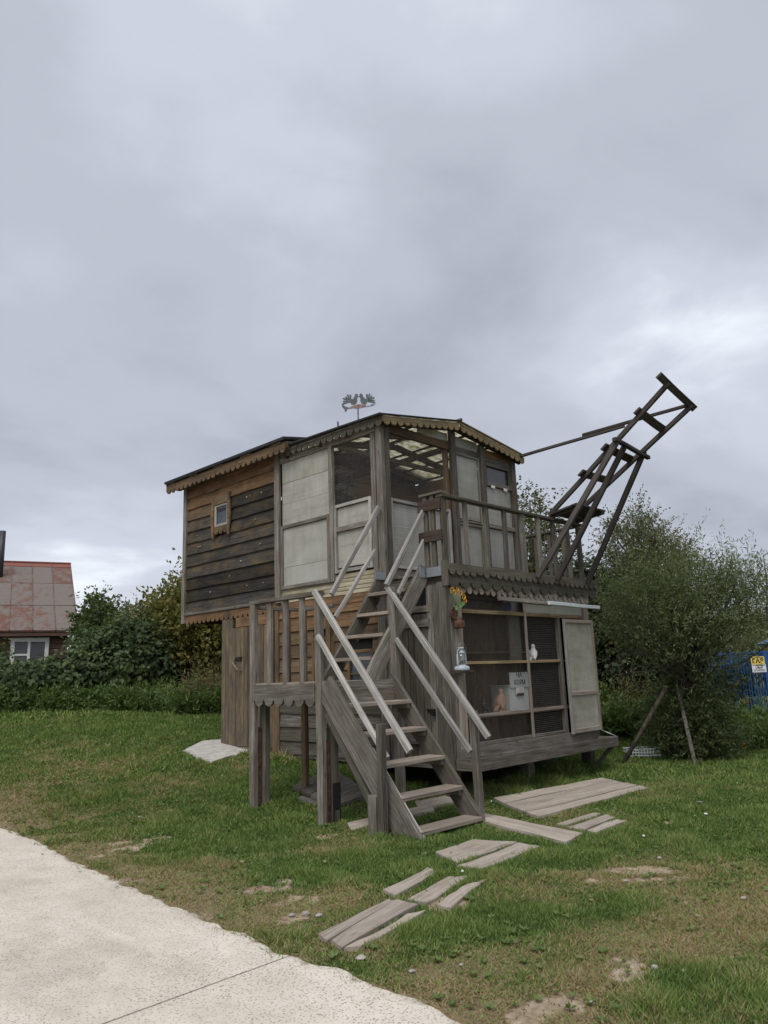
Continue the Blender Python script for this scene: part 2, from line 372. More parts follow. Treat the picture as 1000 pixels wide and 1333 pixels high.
def tube(name, pts, rad, mat, parent=None, sides=8, smooth=True, closed=False, M=None):
    P = [Vector(p) for p in pts]; V = []; F = []; n = len(P)
    if not isinstance(rad, (list, tuple)): rad = [rad]*n
    for i, p in enumerate(P):
        if closed: d = P[(i+1) % n]-P[i-1]
        else: d = P[min(i+1, n-1)]-P[max(i-1, 0)]
        d.normalize(); a = d.orthogonal() if abs(d.z) > .9 else d.cross(Vector((0, 0, 1))); a.normalize(); b_ = d.cross(a)
        for j in range(sides):
            t = 2*math.pi*j/sides; V.append(p+(a*math.cos(t)+b_*math.sin(t))*rad[i])
    for i in range(n if closed else n-1):
        for j in range(sides):
            q = ((i+1) % n)*sides
            F.append((i*sides+j, i*sides+(j+1) % sides, q+(j+1) % sides, q+j))
    if not closed:
        F.append(tuple(range(sides-1, -1, -1))); F.append(tuple(range((n-1)*sides, n*sides)))
    return meshobj(name, V, F, mat, parent, M, smooth)
def lathe(name, prof, loc, mat, parent=None, sides=20, smooth=True, sx=1, sy=1):
    V = []; F = []
    for r, z in prof:
        for j in range(sides):
            a = 2*math.pi*j/sides; V.append((r*sx*math.cos(a), r*sy*math.sin(a), z))
    for i in range(len(prof)-1):
        for j in range(sides):
            F.append((i*sides+j, i*sides+(j+1) % sides, (i+1)*sides+(j+1) % sides, (i+1)*sides+j))
    F.append(tuple(range(sides-1, -1, -1))); F.append(tuple(range((len(prof)-1)*sides, len(prof)*sides)))
    return meshobj(name, V, F, mat, parent, Matrix.Translation(Vector(loc)), smooth)
def wires(name, o, ue, ve, W, H, sp, d, mat, parent, hor=True, ver=True, sph=None):
    """woven wire net: straight wires of square section over a W x H rectangle from corner o"""
    o = np.array(o, float); ue = np.array(ue, float); ve = np.array(ve, float); ne = np.cross(ue, ve)
    V = []; F = []
    def wire(a, b_, s):
        k = len(V)
        for e in (a, b_):
            for c1, c2 in ((-1, -1), (1, -1), (1, 1), (-1, 1)): V.append(tuple(e+s*c1*d/2+ne*c2*d/2))
        for j in range(4): F.append((k+j, k+(j+1) % 4, k+4+(j+1) % 4, k+4+j))
    if ver:
        for i in range(int(W/sp)+1): wire(o+ue*i*sp, o+ue*i*sp+ve*H, ue)
    if hor:
        s2 = sph or sp
        for i in range(int(H/s2)+1):
            j = rng.uniform(-.002, .002); wire(o+ve*(i*s2+j)+ne*d, o+ve*(i*s2-j)+ne*d+ue*W, ve)
    ob = meshobj(name, V, F, mat, parent); ob['kind'] = 'stuff'; return ob
def npmesh(name, V, F, tint=None, mat=None, parent=None, M=None):
    """fast mesh from numpy arrays; every row of F has the same number of corners"""
    me = bpy.data.meshes.new(name); V = np.asarray(V, np.float32); F = np.asarray(F, np.int32); k = F.shape[1]
    me.vertices.add(len(V)); me.vertices.foreach_set('co', V.ravel())
    me.loops.add(F.size); me.loops.foreach_set('vertex_index', F.ravel())
    me.polygons.add(len(F)); me.polygons.foreach_set('loop_start', np.arange(0, F.size, k, dtype=np.int32))
    me.update(calc_edges=True)
    if tint is not None:
        a = me.attributes.new('tint', 'FLOAT', 'FACE'); a.data.foreach_set('value', np.asarray(tint, np.float32))
    return link(name, me, mat, parent, M)
def text(name, body, size, M, mat, parent, bold=.0):
    cu = bpy.data.curves.new(name, 'FONT'); cu.body = body; cu.size = size; cu.align_x = 'CENTER'; cu.align_y = 'CENTER'; cu.extrude = .001; cu.offset = bold
    t = bpy.data.objects.new(name, cu); COL.objects.link(t); bpy.context.view_layer.update()
    me = bpy.data.meshes.new_from_object(t.evaluated_get(bpy.context.evaluated_depsgraph_get()))
    bpy.data.objects.remove(t); bpy.data.curves.remove(cu)
    return link(name, me, mat, parent, M)

# ------------------------------------------------------------------ terrain
HS = [(-50, -.42), (-1, -.41), (0, -.39), (.3, -.34), (1.5, -.2), (3.6, .02), (5.3, .13), (9, .48), (14, .83), (22, 1.0), (60, 1.1), (3000, 1.2)]
_hx = np.array([a for a, b in HS]); _hz = np.array([b for a, b in HS])
_fx = np.concatenate([np.linspace(-60, 60, 2401)]); _fz = np.interp(_fx, _hx, _hz)
_k = np.exp(-np.linspace(-2, 2, 41)**2); _k /= _k.sum(); _fz = np.convolve(np.pad(_fz, 20, mode='edge'), _k, 'valid')
def vnoise(x, y, s, seed):
    x = np.asarray(x, float)/s; y = np.asarray(y, float)/s
    xi = np.floor(x).astype(np.int64); yi = np.floor(y).astype(np.int64); fx = x-xi; fy = y-yi
    fx = fx*fx*(3-2*fx); fy = fy*fy*(3-2*fy)
    def h(a, b):
        n = (a*374761393+b*668265263+seed*1442695041) & 0x7fffffff
        n = ((n ^ (n >> 13))*1274126177) & 0x7fffffff
        return ((n ^ (n >> 16)) & 0xffff)/65535.
    return (h(xi, yi)*(1-fx)+h(xi+1, yi)*fx)*(1-fy)+(h(xi, yi+1)*(1-fx)+h(xi+1, yi+1)*fx)*fy
def fbm(x, y, s, seed, o=4):
    t = 0; a = .5; k = 0
    for i in range(o): t = t+a*vnoise(x, y, s/2**i, seed+i*17); k += a; a *= .55
    return t/k
def hgt(x, y, smooth=False):
    x = np.asarray(x, float); y = np.asarray(y, float)
    s = y+.8*np.minimum(x, 0)+.12*np.maximum(x-4, 0)
    z = np.interp(np.clip(s, -60, 60), _fx, _fz)
    if not smooth: z = z+(vnoise(x, y, 1.3, 3)-.5)*.035*np.clip((x+4.5)/1.2, 0, 1)
    return z
# bare and dry spots: image points traced to the ground
def gp(px, py, z=-.39):
    p = on(px, py, 2, z); return p[:2]
BARE = [(gp(835, 1127), .42, .15, -.75, 1.8), (gp(870, 1140), .34, .07, -.8, 1.7), (gp(815, 1110), .2, .1, -.8, 1.3), (gp(865, 1065), .33, .16, 0), (gp(770, 1143), .2, .1, 0), (gp(400, 1187), .28, .13, .3), (gp(180, 1098), .5, .3, 0),
        (gp(830, 1250), .26, .14, 0), (gp(390, 1165), .3, .18, 0), (gp(720, 1310), .3, .14, 0), (gp(600, 1165), .35, .18, 0), (gp(350, 1150), .25, .2, .2), (gp(430, 1085), .2, .12, 0)]
DRY = [(gp(850, 1130), 1.1, .6, .3, 1.3), (gp(700, 1300), 1.2, .5, 0, 1.2), (gp(930, 1200), 1.0, .45, .2, 1.2), (gp(250, 1150), 1.3, .5, .8, 1.1), (gp(170, 1090), 1.0, .6, .8, .9), (gp(440, 1100), .55, .35, 0, 1.0), (gp(330, 1000), .8, .6, .3, .6), (gp(800, 1240), .8, .5, 0, .9), (gp(80, 1040), 1.2, .8, .5, .7),
       (gp(200, 1010), 1.4, .9, .5, .45), (gp(940, 1290), .7, .35, 0, .7), (gp(590, 1300), .8, .4, 0, 1.2), (gp(410, 1180), .7, .4, 0, 1.2)]
LUSH = [(gp(620, 1200), .6, .5, 0, .8), (gp(560, 1110), .5, .4, 0, .8), (gp(300, 1090), .6, .5, 0, .9), (gp(740, 1090), .9, .6, 0, .7), (gp(930, 1060), 1.2, .8, 0, .7), (gp(460, 1130), .4, .3, 0, .8), (gp(860, 1290), .5, .3, 0, .6), (gp(690, 1250), .6, .25, 0, .5), (gp(800, 1180), .7, .25, 0, .6)]
def blobs(x, y, L, default=1.0):
    t = np.zeros_like(x)
    for c in L:
        (cx_, cy_), a, b_, rot = c[0], c[1], c[2], c[3]; k = c[4] if len(c) > 4 else default
        dx = x-cx_; dy = y-cy_; u = dx*math.cos(rot)+dy*math.sin(rot); v = -dx*math.sin(rot)+dy*math.cos(rot)
        t = np.maximum(t, k*np.exp(-((u/a)**2+(v/b_)**2)))
    return t
def dry_bare(x, y):
    x = np.asarray(x, float); y = np.asarray(y, float)
    de = np.maximum(x-edge0(y)-.12, 0); near = np.exp(-(de/.45)**2)
    base = fbm(x, y, 1.7, 11)
    fine = fbm(x, y, .35, 31, 3)
    dry = (base-.5)*1.5+.22+.62*blobs(x, y, DRY)-.6*blobs(x, y, LUSH)+.42*near+(fine-.5)*1.1
    dry = dry-.1*np.clip((y-3)/6, 0, 1)
    bb = blobs(x, y, BARE); bare = np.clip((bb*.85+(fbm(x, y, .22, 41, 4)-.5)*2.2*np.minimum(1, bb*2.5)-.3)*1.5, 0, 1)+.33*near*(fine*1.6)+np.clip(fbm(x, y, .9, 77)-.63, 0, 1)*1.5
    return np.clip(dry, 0, 1), np.clip(bare, 0, 1)
def axis(lo, hi, step, far, g=1.25):
    a = list(np.arange(lo, hi+1e-6, step)); s = step; p = hi
    while p < far: s *= g; p += s; a.append(p)
    s = step; p = lo
    while p > -far: s *= g; p -= s; a.insert(0, p)
    return np.array(a)
def edge0(y): return np.interp(y, [-60, -3.9, -1.8, 1.24, 3.9, 90], [-7.5, -4.64, -4.55, -4.33, -4.1, 1.0])
gx = axis(-7, 9, .09, 900); gy = axis(-6, 15, .09, 900)
X, Y = np.meshgrid(gx, gy, indexing='ij'); Z = hgt(X, Y); Z = np.where(X < edge0(Y)-.12, Z-.06, Z)

nx, ny = X.shape; idx = np.arange(nx*ny).reshape(nx, ny)
G = npmesh('ground', np.stack([X.ravel(), Y.ravel(), Z.ravel()], 1), np.stack([idx[:-1, :-1].ravel(), idx[1:, :-1].ravel(), idx[1:, 1:].ravel(), idx[:-1, 1:].ravel()], 1), None, 'ground')
G.data.shade_smooth(); G['kind'] = 'structure'
dr, ba = dry_bare(X.ravel(), Y.ravel())
for nme, v in (('dry', dr), ('bare', ba)):
    a = G.data.attributes.new(nme, 'FLOAT', 'POINT'); a.data.foreach_set('value', v.astype(np.float32))

# road: concrete carriageway in slabs with a dark open joint between them
def edge_x(y):
    y = np.asarray(y, float)
    return np.interp(y, [-60, -3.9, -1.8, 1.24, 3.9, 90], [-7.5, -4.64, -4.55, -4.33, -4.1, 1.0])+(fbm(y, np.zeros_like(y), .6, 5, 4)-.5)*.16+(fbm(y, np.ones_like(y), .09, 15, 3)-.5)*.07
def slab(name, y0, y1, mat, parent, dz, th, xl=-10.6, inset=0.0):
    n = max(4, int(min((y1-y0)/.05, 400))); ys = np.linspace(y0, y1, n); xs = [0, .012, .03, .07, .2, .35, .55, .8, 1.0]
    V = []; F = []
    for yy in ys:
        wob = (vnoise(np.array([yy*0+3.]), np.array([yy]), .2, 9)[0]-.5)*.0
        xe = float(edge_x(np.array([yy]))[0])-inset
        for k, t in enumerate(xs):
            x = xe+(xl-xe)*t; z = float(hgt(-5.2, yy, True))+dz-(th if k == 0 else 0)
            V.append((x if k else xe+.0, yy, z))
    m_ = len(xs)
    for i in range(n-1):
        for j in range(m_-1): F.append((i*m_+j, (i+1)*m_+j, (i+1)*m_+j+1, i*m_+j+1)[::-1])
    k0 = len(V)
    for i, s in ((0, 1), (n-1, -1)):        # end faces down into the joint
        row = [i*m_+j for j in range(m_)]; low = []
        for v in row: low.append(len(V)); V.append((V[v][0], V[v][1], V[v][2]-th))
        for j in range(m_-1): F.append((row[j], low[j], low[j+1], row[j+1])[::s])
    ob = meshobj(name, V, F, mat, parent, smooth=False)
    g_ = np.zeros(len(V), np.float32)
    for i in range(n):
        for j_, q_ in enumerate((.85, .55, .2, .05)): g_[i*m_+j_] = q_
    ob.data.attributes.new('grime', 'FLOAT', 'POINT').data.foreach_set('value', g_)
    return ob
road = slab('road', -60, 90, 'roof_felt', None, -.028, .01, inset=.06); road['kind'] = 'structure'
jy = -2.53; edges = [-60, -32, -12.5, jy, 7.6, 17.5, 90]
for a, b_ in zip(edges[:-1], edges[1:]): slab('slab', a+.008, b_-.008, 'concrete', road, .012, .045)

# ------------------------------------------------------------------ THE DOVECOTE
dov = thing('dovecote', 'two-storey weathered timber dovecote with mesh aviaries, railed deck and carved trim', 'dovecote', (1.8, 2.6, -.3))
NX, NY, NZ = (-1, 0, 0), (0, -1, 0), (0, 0, 1)
D = dov
# --- carcass: floors, inner and hidden walls
fl = bx('floor', (.02, .02, .0), (3.66, 5.28, .09), 'grey_wood', D)
for (x, y) in ((.12, .14), (3.55, .14), (1.9, .2), (.12, 2.6), (3.55, 2.6), (.12, 5.1), (3.55, 5.1)):
    g = float(hgt(x, y)); bx('foundation_post', (x-.08, y-.08, g-.12), (x+.08, y+.08, 0.005), 'grey_wood', D)
upf = bx('upper_floor', (.035, 1.12, 2.42), (3.56, 6.56, 2.5), 'dark_wood', D)
bx('aviary_ceiling', (.03, .03, 2.38), (3.66, 1.13, 2.42), 'interior_wood', D)
# lower back wall of the aviary: brown boards
bw = bx('aviary_back_wall', (.04, 1.36, .09), (3.64, 1.40, 2.38), 'interior_dark', D)
for i in range(9): bx('back_board', (.05+i*.4, 1.335, .10), (.05+i*.4+.39, 1.358, 2.37), 'interior_wood', bw)
rw = bx('lower_right_wall', (3.64, .1, .05), (3.67, 5.28, 2.42), 'dark_wood', D)
for i in range(9): board('plank', (3.69, .1, .16+i*.27), (3.69, 5.28, .16+i*.27), .262, .03, (1, 0, .06), 'grey_wood', rw)
kw = bx('lower_rear_wall', (.04, 5.24, .05), (3.66, 5.27, 2.42), 'dark_wood', D)
for i in range(12): bx('rear_board', (.05+i*.3, 5.272, .05), (.05+i*.3+.292, 5.295, 2.41), 'vertical_boards', kw)
# --- stair-side wall, lower storey
lw = bx('lower_side_wall', (.035, .05, .06), (.06, 5.25, 2.41), 'interior_dark', D)
# horizontal planks between the orange post and the vertical boards
zz = .05; k = 0
win2 = (2.3, 2.72, 1.1, 1.78); win3 = (1.45, 1.9, .95, 1.55)
while zz < 2.3:
    hgh = .2+.03*random.random(); mat = 'brown_wood' if zz < 1.75 else 'orange_wood'
    if zz < 1.1: mat = 'trim_wood' if k % 2 else 'grey_wood'
    segs = [(1.28, 3.6)]
    for wy0, wy1, wz0, wz1 in (win2, win3):
        if zz+hgh > wz0-.02 and zz < wz1+.02:
            segs = [q for s in segs for q in ([(s[0], wy0-.03), (wy1+.03, s[1])] if s[0] < wy0 and s[1] > wy1 else [s])]
    for s in segs: board('plank', (.018, s[0], zz+hgh/2), (.018, s[1], zz+hgh/2), hgh+.008, .03, (-1, 0, .11), mat, lw)
    zz += hgh; k += 1
def window(parent, y0, y1, z0, z1, x, fmat, gmat, bars=1, fw=.05, nm='window'):
    wf = bx(nm, (x+.015, y0, z0), (x+.022, y1, z1), gmat, parent); wf.name = 'window_pane'
    for a in (((x-.02, y0-fw, z0-fw), (x+.014, y0, z1+fw)), ((x-.02, y1, z0-fw), (x+.014, y1+fw, z1+fw)), ((x-.017, y0, z0-fw), (x+.014, y1, z0)), ((x-.017, y0, z1), (x+.014, y1, z1+fw))): bx('window_frame', *a, fmat, wf)
    for i in range(bars): zc = z0+(z1-z0)*(i+1)/(bars+1); bx('window_bar', (x-.008, y0, zc-.012), (x+.013, y1, zc+.012), fmat, wf)
    return wf
window(D, *win2, 0, 'brown_wood', 'glass_pane', 2); window(D, *win3, 0, 'brown_wood', 'glass_pane', 1)
bx('post', (-.03, 3.6, -.02), (.03, 3.78, 2.3), 'brown_wood', D)
bx('post', (-.028, 1.12, .0), (.03, 1.27, 2.4), 'grey_wood', D)
# door and boards at the far end
yb = 3.785
while yb < 5.29:
    wd = min(.085+.05*random.random(), 5.3-yb); door = yb < 4.82
    if wd > .03:
        b_ = bx('door_board' if door else 'wall_board', (-.022 if door else -.014, yb+.004, .12 if door else .02+.02*random.random()), (.034, yb+wd-.004, 2.12 if door else 2.3), 'vertical_boards', lw)
    yb += wd
bx('door_lintel', (-.02, 3.785, 2.13), (.03, 4.83, 2.3), 'orange_wood', D)
bx('door_sill', (-.05, 3.8, .0), (.03, 4.85, .11), 'grey_wood', D)
hp = on(308, 868, 0, -.03); dh = tube('door_handle', [hp+np.array((0, .05, .14)), hp+np.array((-.06, .05, .08)), hp+np.array((-.06, -.1, -.05)), hp+np.array((0, -.14, -.08))], .014, 'grey_wood', D)
hp2 = on(311, 862, 0, -.03); bx('door_latch', (-.05, hp2[1]-.08, hp2[2]-.02+.05), (-.02, hp2[1]+.08, hp2[2]+.09), 'dark_iron', D)
# near end: vertical boards with the small stair-side door
yb = .13
while yb < 1.115:
    wd = min(.1+.05*random.random(), 1.12-yb); door = .3 < yb < .95
    if wd > .03: bx('door_board' if door else 'wall_board', (-.006 if door else .0, yb+.004, .1 if door else 0), (.034, yb+wd-.004, 2.02 if door else 2.4), 'grey_wood' if not door else 'trim_wood', lw)
    yb += wd
bx('door_rail', (-.032, .3, 1.84), (-.006, .98, 1.95), 'grey_wood', D); bx('door_rail', (-.032, .3, .3), (-.006, .98, .42), 'grey_wood', D)
bx('door_lintel', (-.015, .3, 2.04), (.034, 1.0, 2.13), 'grey_wood', D)
lk = on(564, 928, 0, -.04); pad = bx('padlock', (-.06, lk[1]-.022, lk[2]-.04), (-.012, lk[1]+.022, lk[2]+.02), 'dark_iron', D); bx('hasp', (-.03, lk[1]-.02, lk[2]+.02), (-.01, lk[1]+.12, lk[2]+.05), 'dark_iron', pad)
# corner boards
bx('corner_board', (-.03, -.02, -.08), (.05, .125, 2.42), 'grey_wood', D); bx('corner_board', (.052, -.018, .0), (.13, .06, 2.4), 'grey_wood', D)
bx('corner_post', (.132, -.035, .02), (.285, .05, 2.33), 'board_walk', D)
bx('corner_post', (3.52, -.02, .0), (3.69, .08, 2.36), 'board_walk', D)
# --- aviary front, lower storey
fy = 0.0
bars = [((.285, 2.01), (3.5, 2.06)), ((.285, 1.32), (2.7, 1.36)), ((.285, .615), (2.7, .66))]
for (x0, z0), (x1, z1) in bars: bx('cross_bar', (x0, -.02, z0), (x1, .03, z1), 'yellow_wood' if z0 > 1 else 'board_walk', D)
bx('mullion', (1.79, -.028, .26), (1.835, -.001, 2.33), 'board_walk', D); bx('jamb', (2.7, -.025, .2), (2.77, .04, 2.02), 'grey_wood', D)
bx('mullion', (1.5, .05, 1.36), (1.76, .09, 2.02), 'trim_wood', D)
bx('head_beam', (.285, .0, 2.3), (3.52, .08, 2.4), 'grey_wood', D)
bx('inner_shelf', (.1, .05, .6), (3.6, .5, .635), 'interior_wood', D)
bx('perch_shelf', (.2, .06, 1.325), (3.5, .3, 1.35), 'interior_wood', D)
bx('inner_shelf', (.1, .9, 1.5), (3.5, 1.3, 1.53), 'interior_wood', D)
wires('wire_mesh', (.285, .033, .26), (1, 0, 0), (0, 0, 1), 2.42, 2.05, .028, .0017, 'wire', D)
bx('plastic_panel', (1.84, -.012, 2.065), (3.5, -.004, 2.3), 'plastic_sheet', D)
wires('wire_mesh', (1.84, -.016, 2.065), (1, 0, 0), (0, 0, 1), 1.66, .23, .05, .003, 'wire_pale', D, ver=False, sph=.034)
bx('panel_edge', (3.47, -.026, 2.06), (3.515, .0, 2.3), 'grey_wood', D)
bx('sill_board', (.1, -.035, -.03), (3.66, .0, .25), 'grey_wood', D); bx('sill_board', (.29, -.02, .252), (2.7, .02, .3), 'grey_wood', D)
# feed tray along the sill
tr = bx('feed_tray', (.02, -.36, .015), (3.56, -.036, .04), 'grey_wood', D)
bx('tray_lip', (.0, -.39, .0), (3.6, -.361, .15), 'grey_wood', tr); bx('tray_end', (3.562, -.36, .0), (3.595, -.037, .14), 'grey_wood', tr); bx('tray_end', (.0, -.36, .0), (.03, -.037, .14), 'grey_wood', tr)
gz = float(hgt(3.4, 0.0)); board('tray_brace', (3.52, -.34, .02), (3.42, .02, -.38), .05, .07, (1, 0, 0), 'grey_wood', D)
tube('tray_stay', [(3.58, -.02, .27), (3.58, -.36, .15)], .008, 'galvanised', D, 6)
# hinged plastic screen leaf
scr = bx('screen_leaf', (2.80, -.075, .27), (3.62, -.068, 1.95), 'plastic_sheet', D)
for a in (((2.765, -.1, .23), (2.815, -.062, 1.99)), ((3.615, -.1, .23), (3.665, -.062, 1.99)), ((2.815, -.097, 1.93), (3.615, -.063, 1.985)), ((2.815, -.097, .235), (3.615, -.063, .30)), ((2.815, -.097, .80), (3.615, -.063, .86))): bx('leaf_frame', *a, 'pale_wood' if a[0][0] < 2.8 else 'board_walk', scr)
# white channels under the carved trim
c0 = on(649, 779, 1, -.11); c1 = on(716, 786, 1, -.11); board('shutter_rail', c0, c1, .07, .03, (0, -1, .5), 'grey_wood', D)
c0 = on(714, 785, 1, -.14); c1 = on(779, 791, 1, -.14); board('white_channel', c0, c1, .055, .06, (0, -1, 0), 'white_plastic', D)
# --- deck
dk = bx('deck_joist', (.05, .0, 2.42), (3.85, .06, 2.55), 'trim_wood', D)
bx('deck_joist', (.05, 1.06, 2.42), (3.7, 1.11, 2.55), 'trim_wood', D); bx('deck_joist', (.03, .06, 2.421), (.09, 1.06, 2.55), 'trim_wood', D); bx('deck_joist', (3.6, .061, 2.421), (3.66, 1.059, 2.55), 'trim_wood', D)
for i in range(9): bx('deck_plank', (.0, .01+i*.122, 2.553), (3.92, .01+i*.122+.116, 2.588+.004*random.random()), 'grey_wood', D)
scallop('carved_trim', (-.02, -.075, 2.665), (3.97, -.075, 2.665), .10, .055, .155, .024, NY, 'trim_wood', D, seed=1)
scallop('carved_trim', (-.02, -.045, 2.56), (3.93, -.045, 2.56), .155, .065, .24, .028, NY, 'trim_wood', D, seed=2)
scallop('carved_trim', (.28, -.018, 2.40), (3.72, -.018, 2.40), .06, .07, .135, .016, NY, 'board_walk', D, notch=False, seed=3)
bx('edge_board', (-.04, -.09, 2.36), (-.021, .02, 2.7), 'trim_wood', D)
# --- deck railing
rl = board('top_rail', (-.03, .0, 3.61), (3.68, .0, 3.61), .12, .045, NZ, 'trim_wood', D)
board('top_rail', (.02, -.055, 3.655), (.02, .36, 3.655), .14, .035, NZ, 'trim_wood', D)
for x in (.03, .52, .98, 1.45, 1.93, 2.38, 2.83, 3.25, 3.6):
    dx = random.uniform(-.015, .015); big = x in (.03, 1.93, 3.6)
    board('baluster', (x, -.01, 2.62), (x+dx, -.005, 3.586), .075 if not big else .1, .05, NY, 'grey_wood' if x > .1 else 'trim_wood', D)
for y in (.15, .28): board('baluster', (-.0, y, 2.5), (-.0, y, 3.635), .07, .05, NX, 'trim_wood', D)
for z in (3.42, 2.98): bx('cross_board', (-.06, -.03, z), (-.028, .38, z+.15), 'redbrown_wood', D)
board('top_rail', (3.62, .06, 3.59), (3.62, 1.14, 3.56), .09, .045, NZ, 'trim_wood', D)
for y in (.3, .58, .86): board('baluster', (3.63, y, 2.6), (3.62, y, 3.565), .06, .045, (1, 0, 0), 'trim_wood', D)
# low bench-like board stack on the deck
for i in range(3): board('low_bench_board', (2.35, .93, 2.70+i*.085), (3.3, .93, 2.70+i*.085), .1, .03, (0, -1, .2), 'grey_wood', D)
for x in (2.45, 3.2): bx('bench_leg', (x, .95, 2.59), (x+.06, 1.02, 2.9), 'grey_wood', D)
# --- upper storey frame
U = 'grey_wood'
board('corner_post', (-.0, 1.13, 2.45), (.0, 1.13, 4.98), .1, .12, NY, U, D); board('corner_post', (.115, 1.11, 2.5), (.115, 1.11, 5.0), .1, .07, NY, U, D)
board('post', (.02, 1.29, 2.5), (.02, 1.29, 4.9), .1, .05, NX, 'grey_wood', D)
FY = 1.14
for x, zt, mt in ((1.72, 5.22, U), (2.52, 5.1, U), (3.44, 5.0, U)): board('post', (x, FY-.02, 2.6), (x, FY-.02, zt), .11, .09, NY, mt, D)
board('post', (1.62, FY+.06, 2.6), (1.62, FY+.06, 5.1), .09, .07, NY, 'brown_wood', D)
bx('head_beam', (.165, FY, 4.86), (1.66, FY+.07, 5.0), 'brown_wood', D)
bx('lintel', (1.78, FY-.02, 4.84), (2.46, FY+.03, 4.95), U, D); bx('lintel', (2.58, FY-.02, 4.83), (3.38, FY+.03, 4.9), U, D)
def slat_sheet(x0, x1, z0, z1, y, nm='plastic_panel', sph=.045):
    s = bx(nm, (x0, y, z0), (x1, y+.006, z1), 'plastic_sheet', D)
    wires('wire_mesh', (x0, y-.006, z0), (1, 0, 0), (0, 0, 1), x1-x0, z1-z0, .05, .003, 'wire_pale', s, ver=False, sph=sph); return s
def frame4(p, x0, x1, z0, z1, y, w, mat):
    for a in (((x0, y-.03, z0), (x0+w, y, z1)), ((x1-w, y-.03, z0), (x1, y, z1)), ((x0+w, y-.028, z1-w), (x1-w, y-.001, z1)), ((x0+w, y-.028, z0), (x1-w, y-.001, z0+w))): bx('panel_frame', *a, mat, p)
s = slat_sheet(.22, 1.58, 2.82, 3.76, FY+.02); frame4(s, .18, 1.6, 2.76, 3.82, FY+.01, .05, 'pale_wood'); bx('panel_frame', (1.0, FY-.02, 2.81), (1.05, FY+.009, 3.77), 'pale_wood', s)
bx('bottom_board', (.17, FY-.0, 2.59), (3.4, FY+.03, 2.75), U, D)
wires('wire_mesh', (.17, FY+.035, 3.8), (1, 0, 0), (0, 0, 1), 1.42, 1.08, .028, .0017, 'wire', D)
slat_sheet(1.78, 2.46, 4.96, 5.14, FY+.02); slat_sheet(.9, 1.66, 5.01, 5.14, FY+.02)
s = slat_sheet(1.80, 2.42, 3.72, 4.82, FY+.01); frame4(s, 1.775, 2.45, 3.66, 4.84, FY+.005, .03, U)
s = slat_sheet(1.80, 2.42, 2.72, 3.6, FY+.01); frame4(s, 1.775, 2.45, 2.68, 3.64, FY+.005, .04, U)
s = slat_sheet(2.60, 3.36, 3.72, 4.38, FY+.01); bx('panel_frame', (2.58, FY-.03, 3.64), (3.385, FY+.0, 3.71), U, s)
s = slat_sheet(2.60, 3.36, 2.78, 3.62, FY+.01); bx('panel_frame', (2.58, FY-.03, 2.7), (3.385, FY+.0, 2.77), U, s)
wv = bx('window_pane', (2.66, FY+.02, 4.48), (3.32, FY+.026, 4.8), 'curtain_glass', D)
frame4(wv, 2.58, 3.385, 4.4, 4.825, FY+.005, .07, U)
for x in (2.75, 3.12): bx('white_hinge', (x, FY-.036, 4.36), (x+.1, FY-.028, 4.41), 'white_paint', D)
bx('wall_board', (2.58, FY-.0, 4.91), (3.38, FY+.03, 5.05), 'orange_wood', D)
# stair-side panels of the upper storey (x = 0)
def sheetL(y0, y1, z0, z1, x=.02): return bx('plastic_panel', (x, y0, z0), (x+.006, y1, z1), 'plastic_sheet', D)
def frameL(p, y0, y1, z0, z1, x, w, mat):
    for a in (((x-.03, y0, z0), (x, y0+w, z1)), ((x-.03, y1-w, z0), (x, y1, z1)), ((x-.028, y0+w, z1-w), (x-.001, y1-w, z1)), ((x-.028, y0+w, z0), (x-.001, y1-w, z0+w))): bx('panel_frame', *a, mat, p)
for k in range(3): s = sheetL(2.3, 3.5, 3.75+k*.364, 3.75+k*.364+.36, .0+.003*(k % 2))
sheetL(2.33, 3.48, 2.72, 3.02, -.008); s = sheetL(2.33, 3.48, 3.024, 3.68, -.005); frameL(s, 2.28, 3.52, 2.66, 3.74, -.006, .055, U)
board('post', (.0, 2.235, 2.66), (.0, 2.235, 4.88), .09, .07, NX, U, D)
s = sheetL(1.36, 2.15, 2.86, 3.42); frameL(s, 1.35, 2.18, 2.78, 3.86, .012, .05, 'pale_wood'); bx('panel_frame', (-.018, 1.4, 3.42), (.011, 2.13, 3.5), U, s); s2 = sheetL(1.38, 2.15, 3.5, 3.8)
wires('wire_mesh', (.03, 2.19, 3.86), (0, -1, 0), (0, 0, 1), .85, .96, .028, .0017, 'wire', D)
bx('head_beam', (-.03, 1.2, 4.84), (.05, 3.56, 4.95), U, D)
for i in range(5): board('siding_board', (.01, 1.19, 2.47+i*.062), (.01, 3.54, 2.47+i*.062), .064, .014, (-1, 0, .13), 'cream_siding', D)
bx('skirt_beam', (-.005, 1.2, 2.3), (.03, 3.6, 2.43), 'orange_wood', D)
# upper hidden walls
bx('upper_right_wall', (3.48, 1.2, 2.5), (3.52, 6.5, 5.0), 'interior_wood', D)
dv = bx('inner_wall', (.05, 3.54, 2.5), (3.48, 3.58, 5.1), 'interior_dark', D)
for i in range(11): board('inner_plank', (.06, 3.525, 2.62+i*.23), (3.46, 3.525, 2.62+i*.23), .225, .03, (0, -1, .08), 'interior_wood', dv)
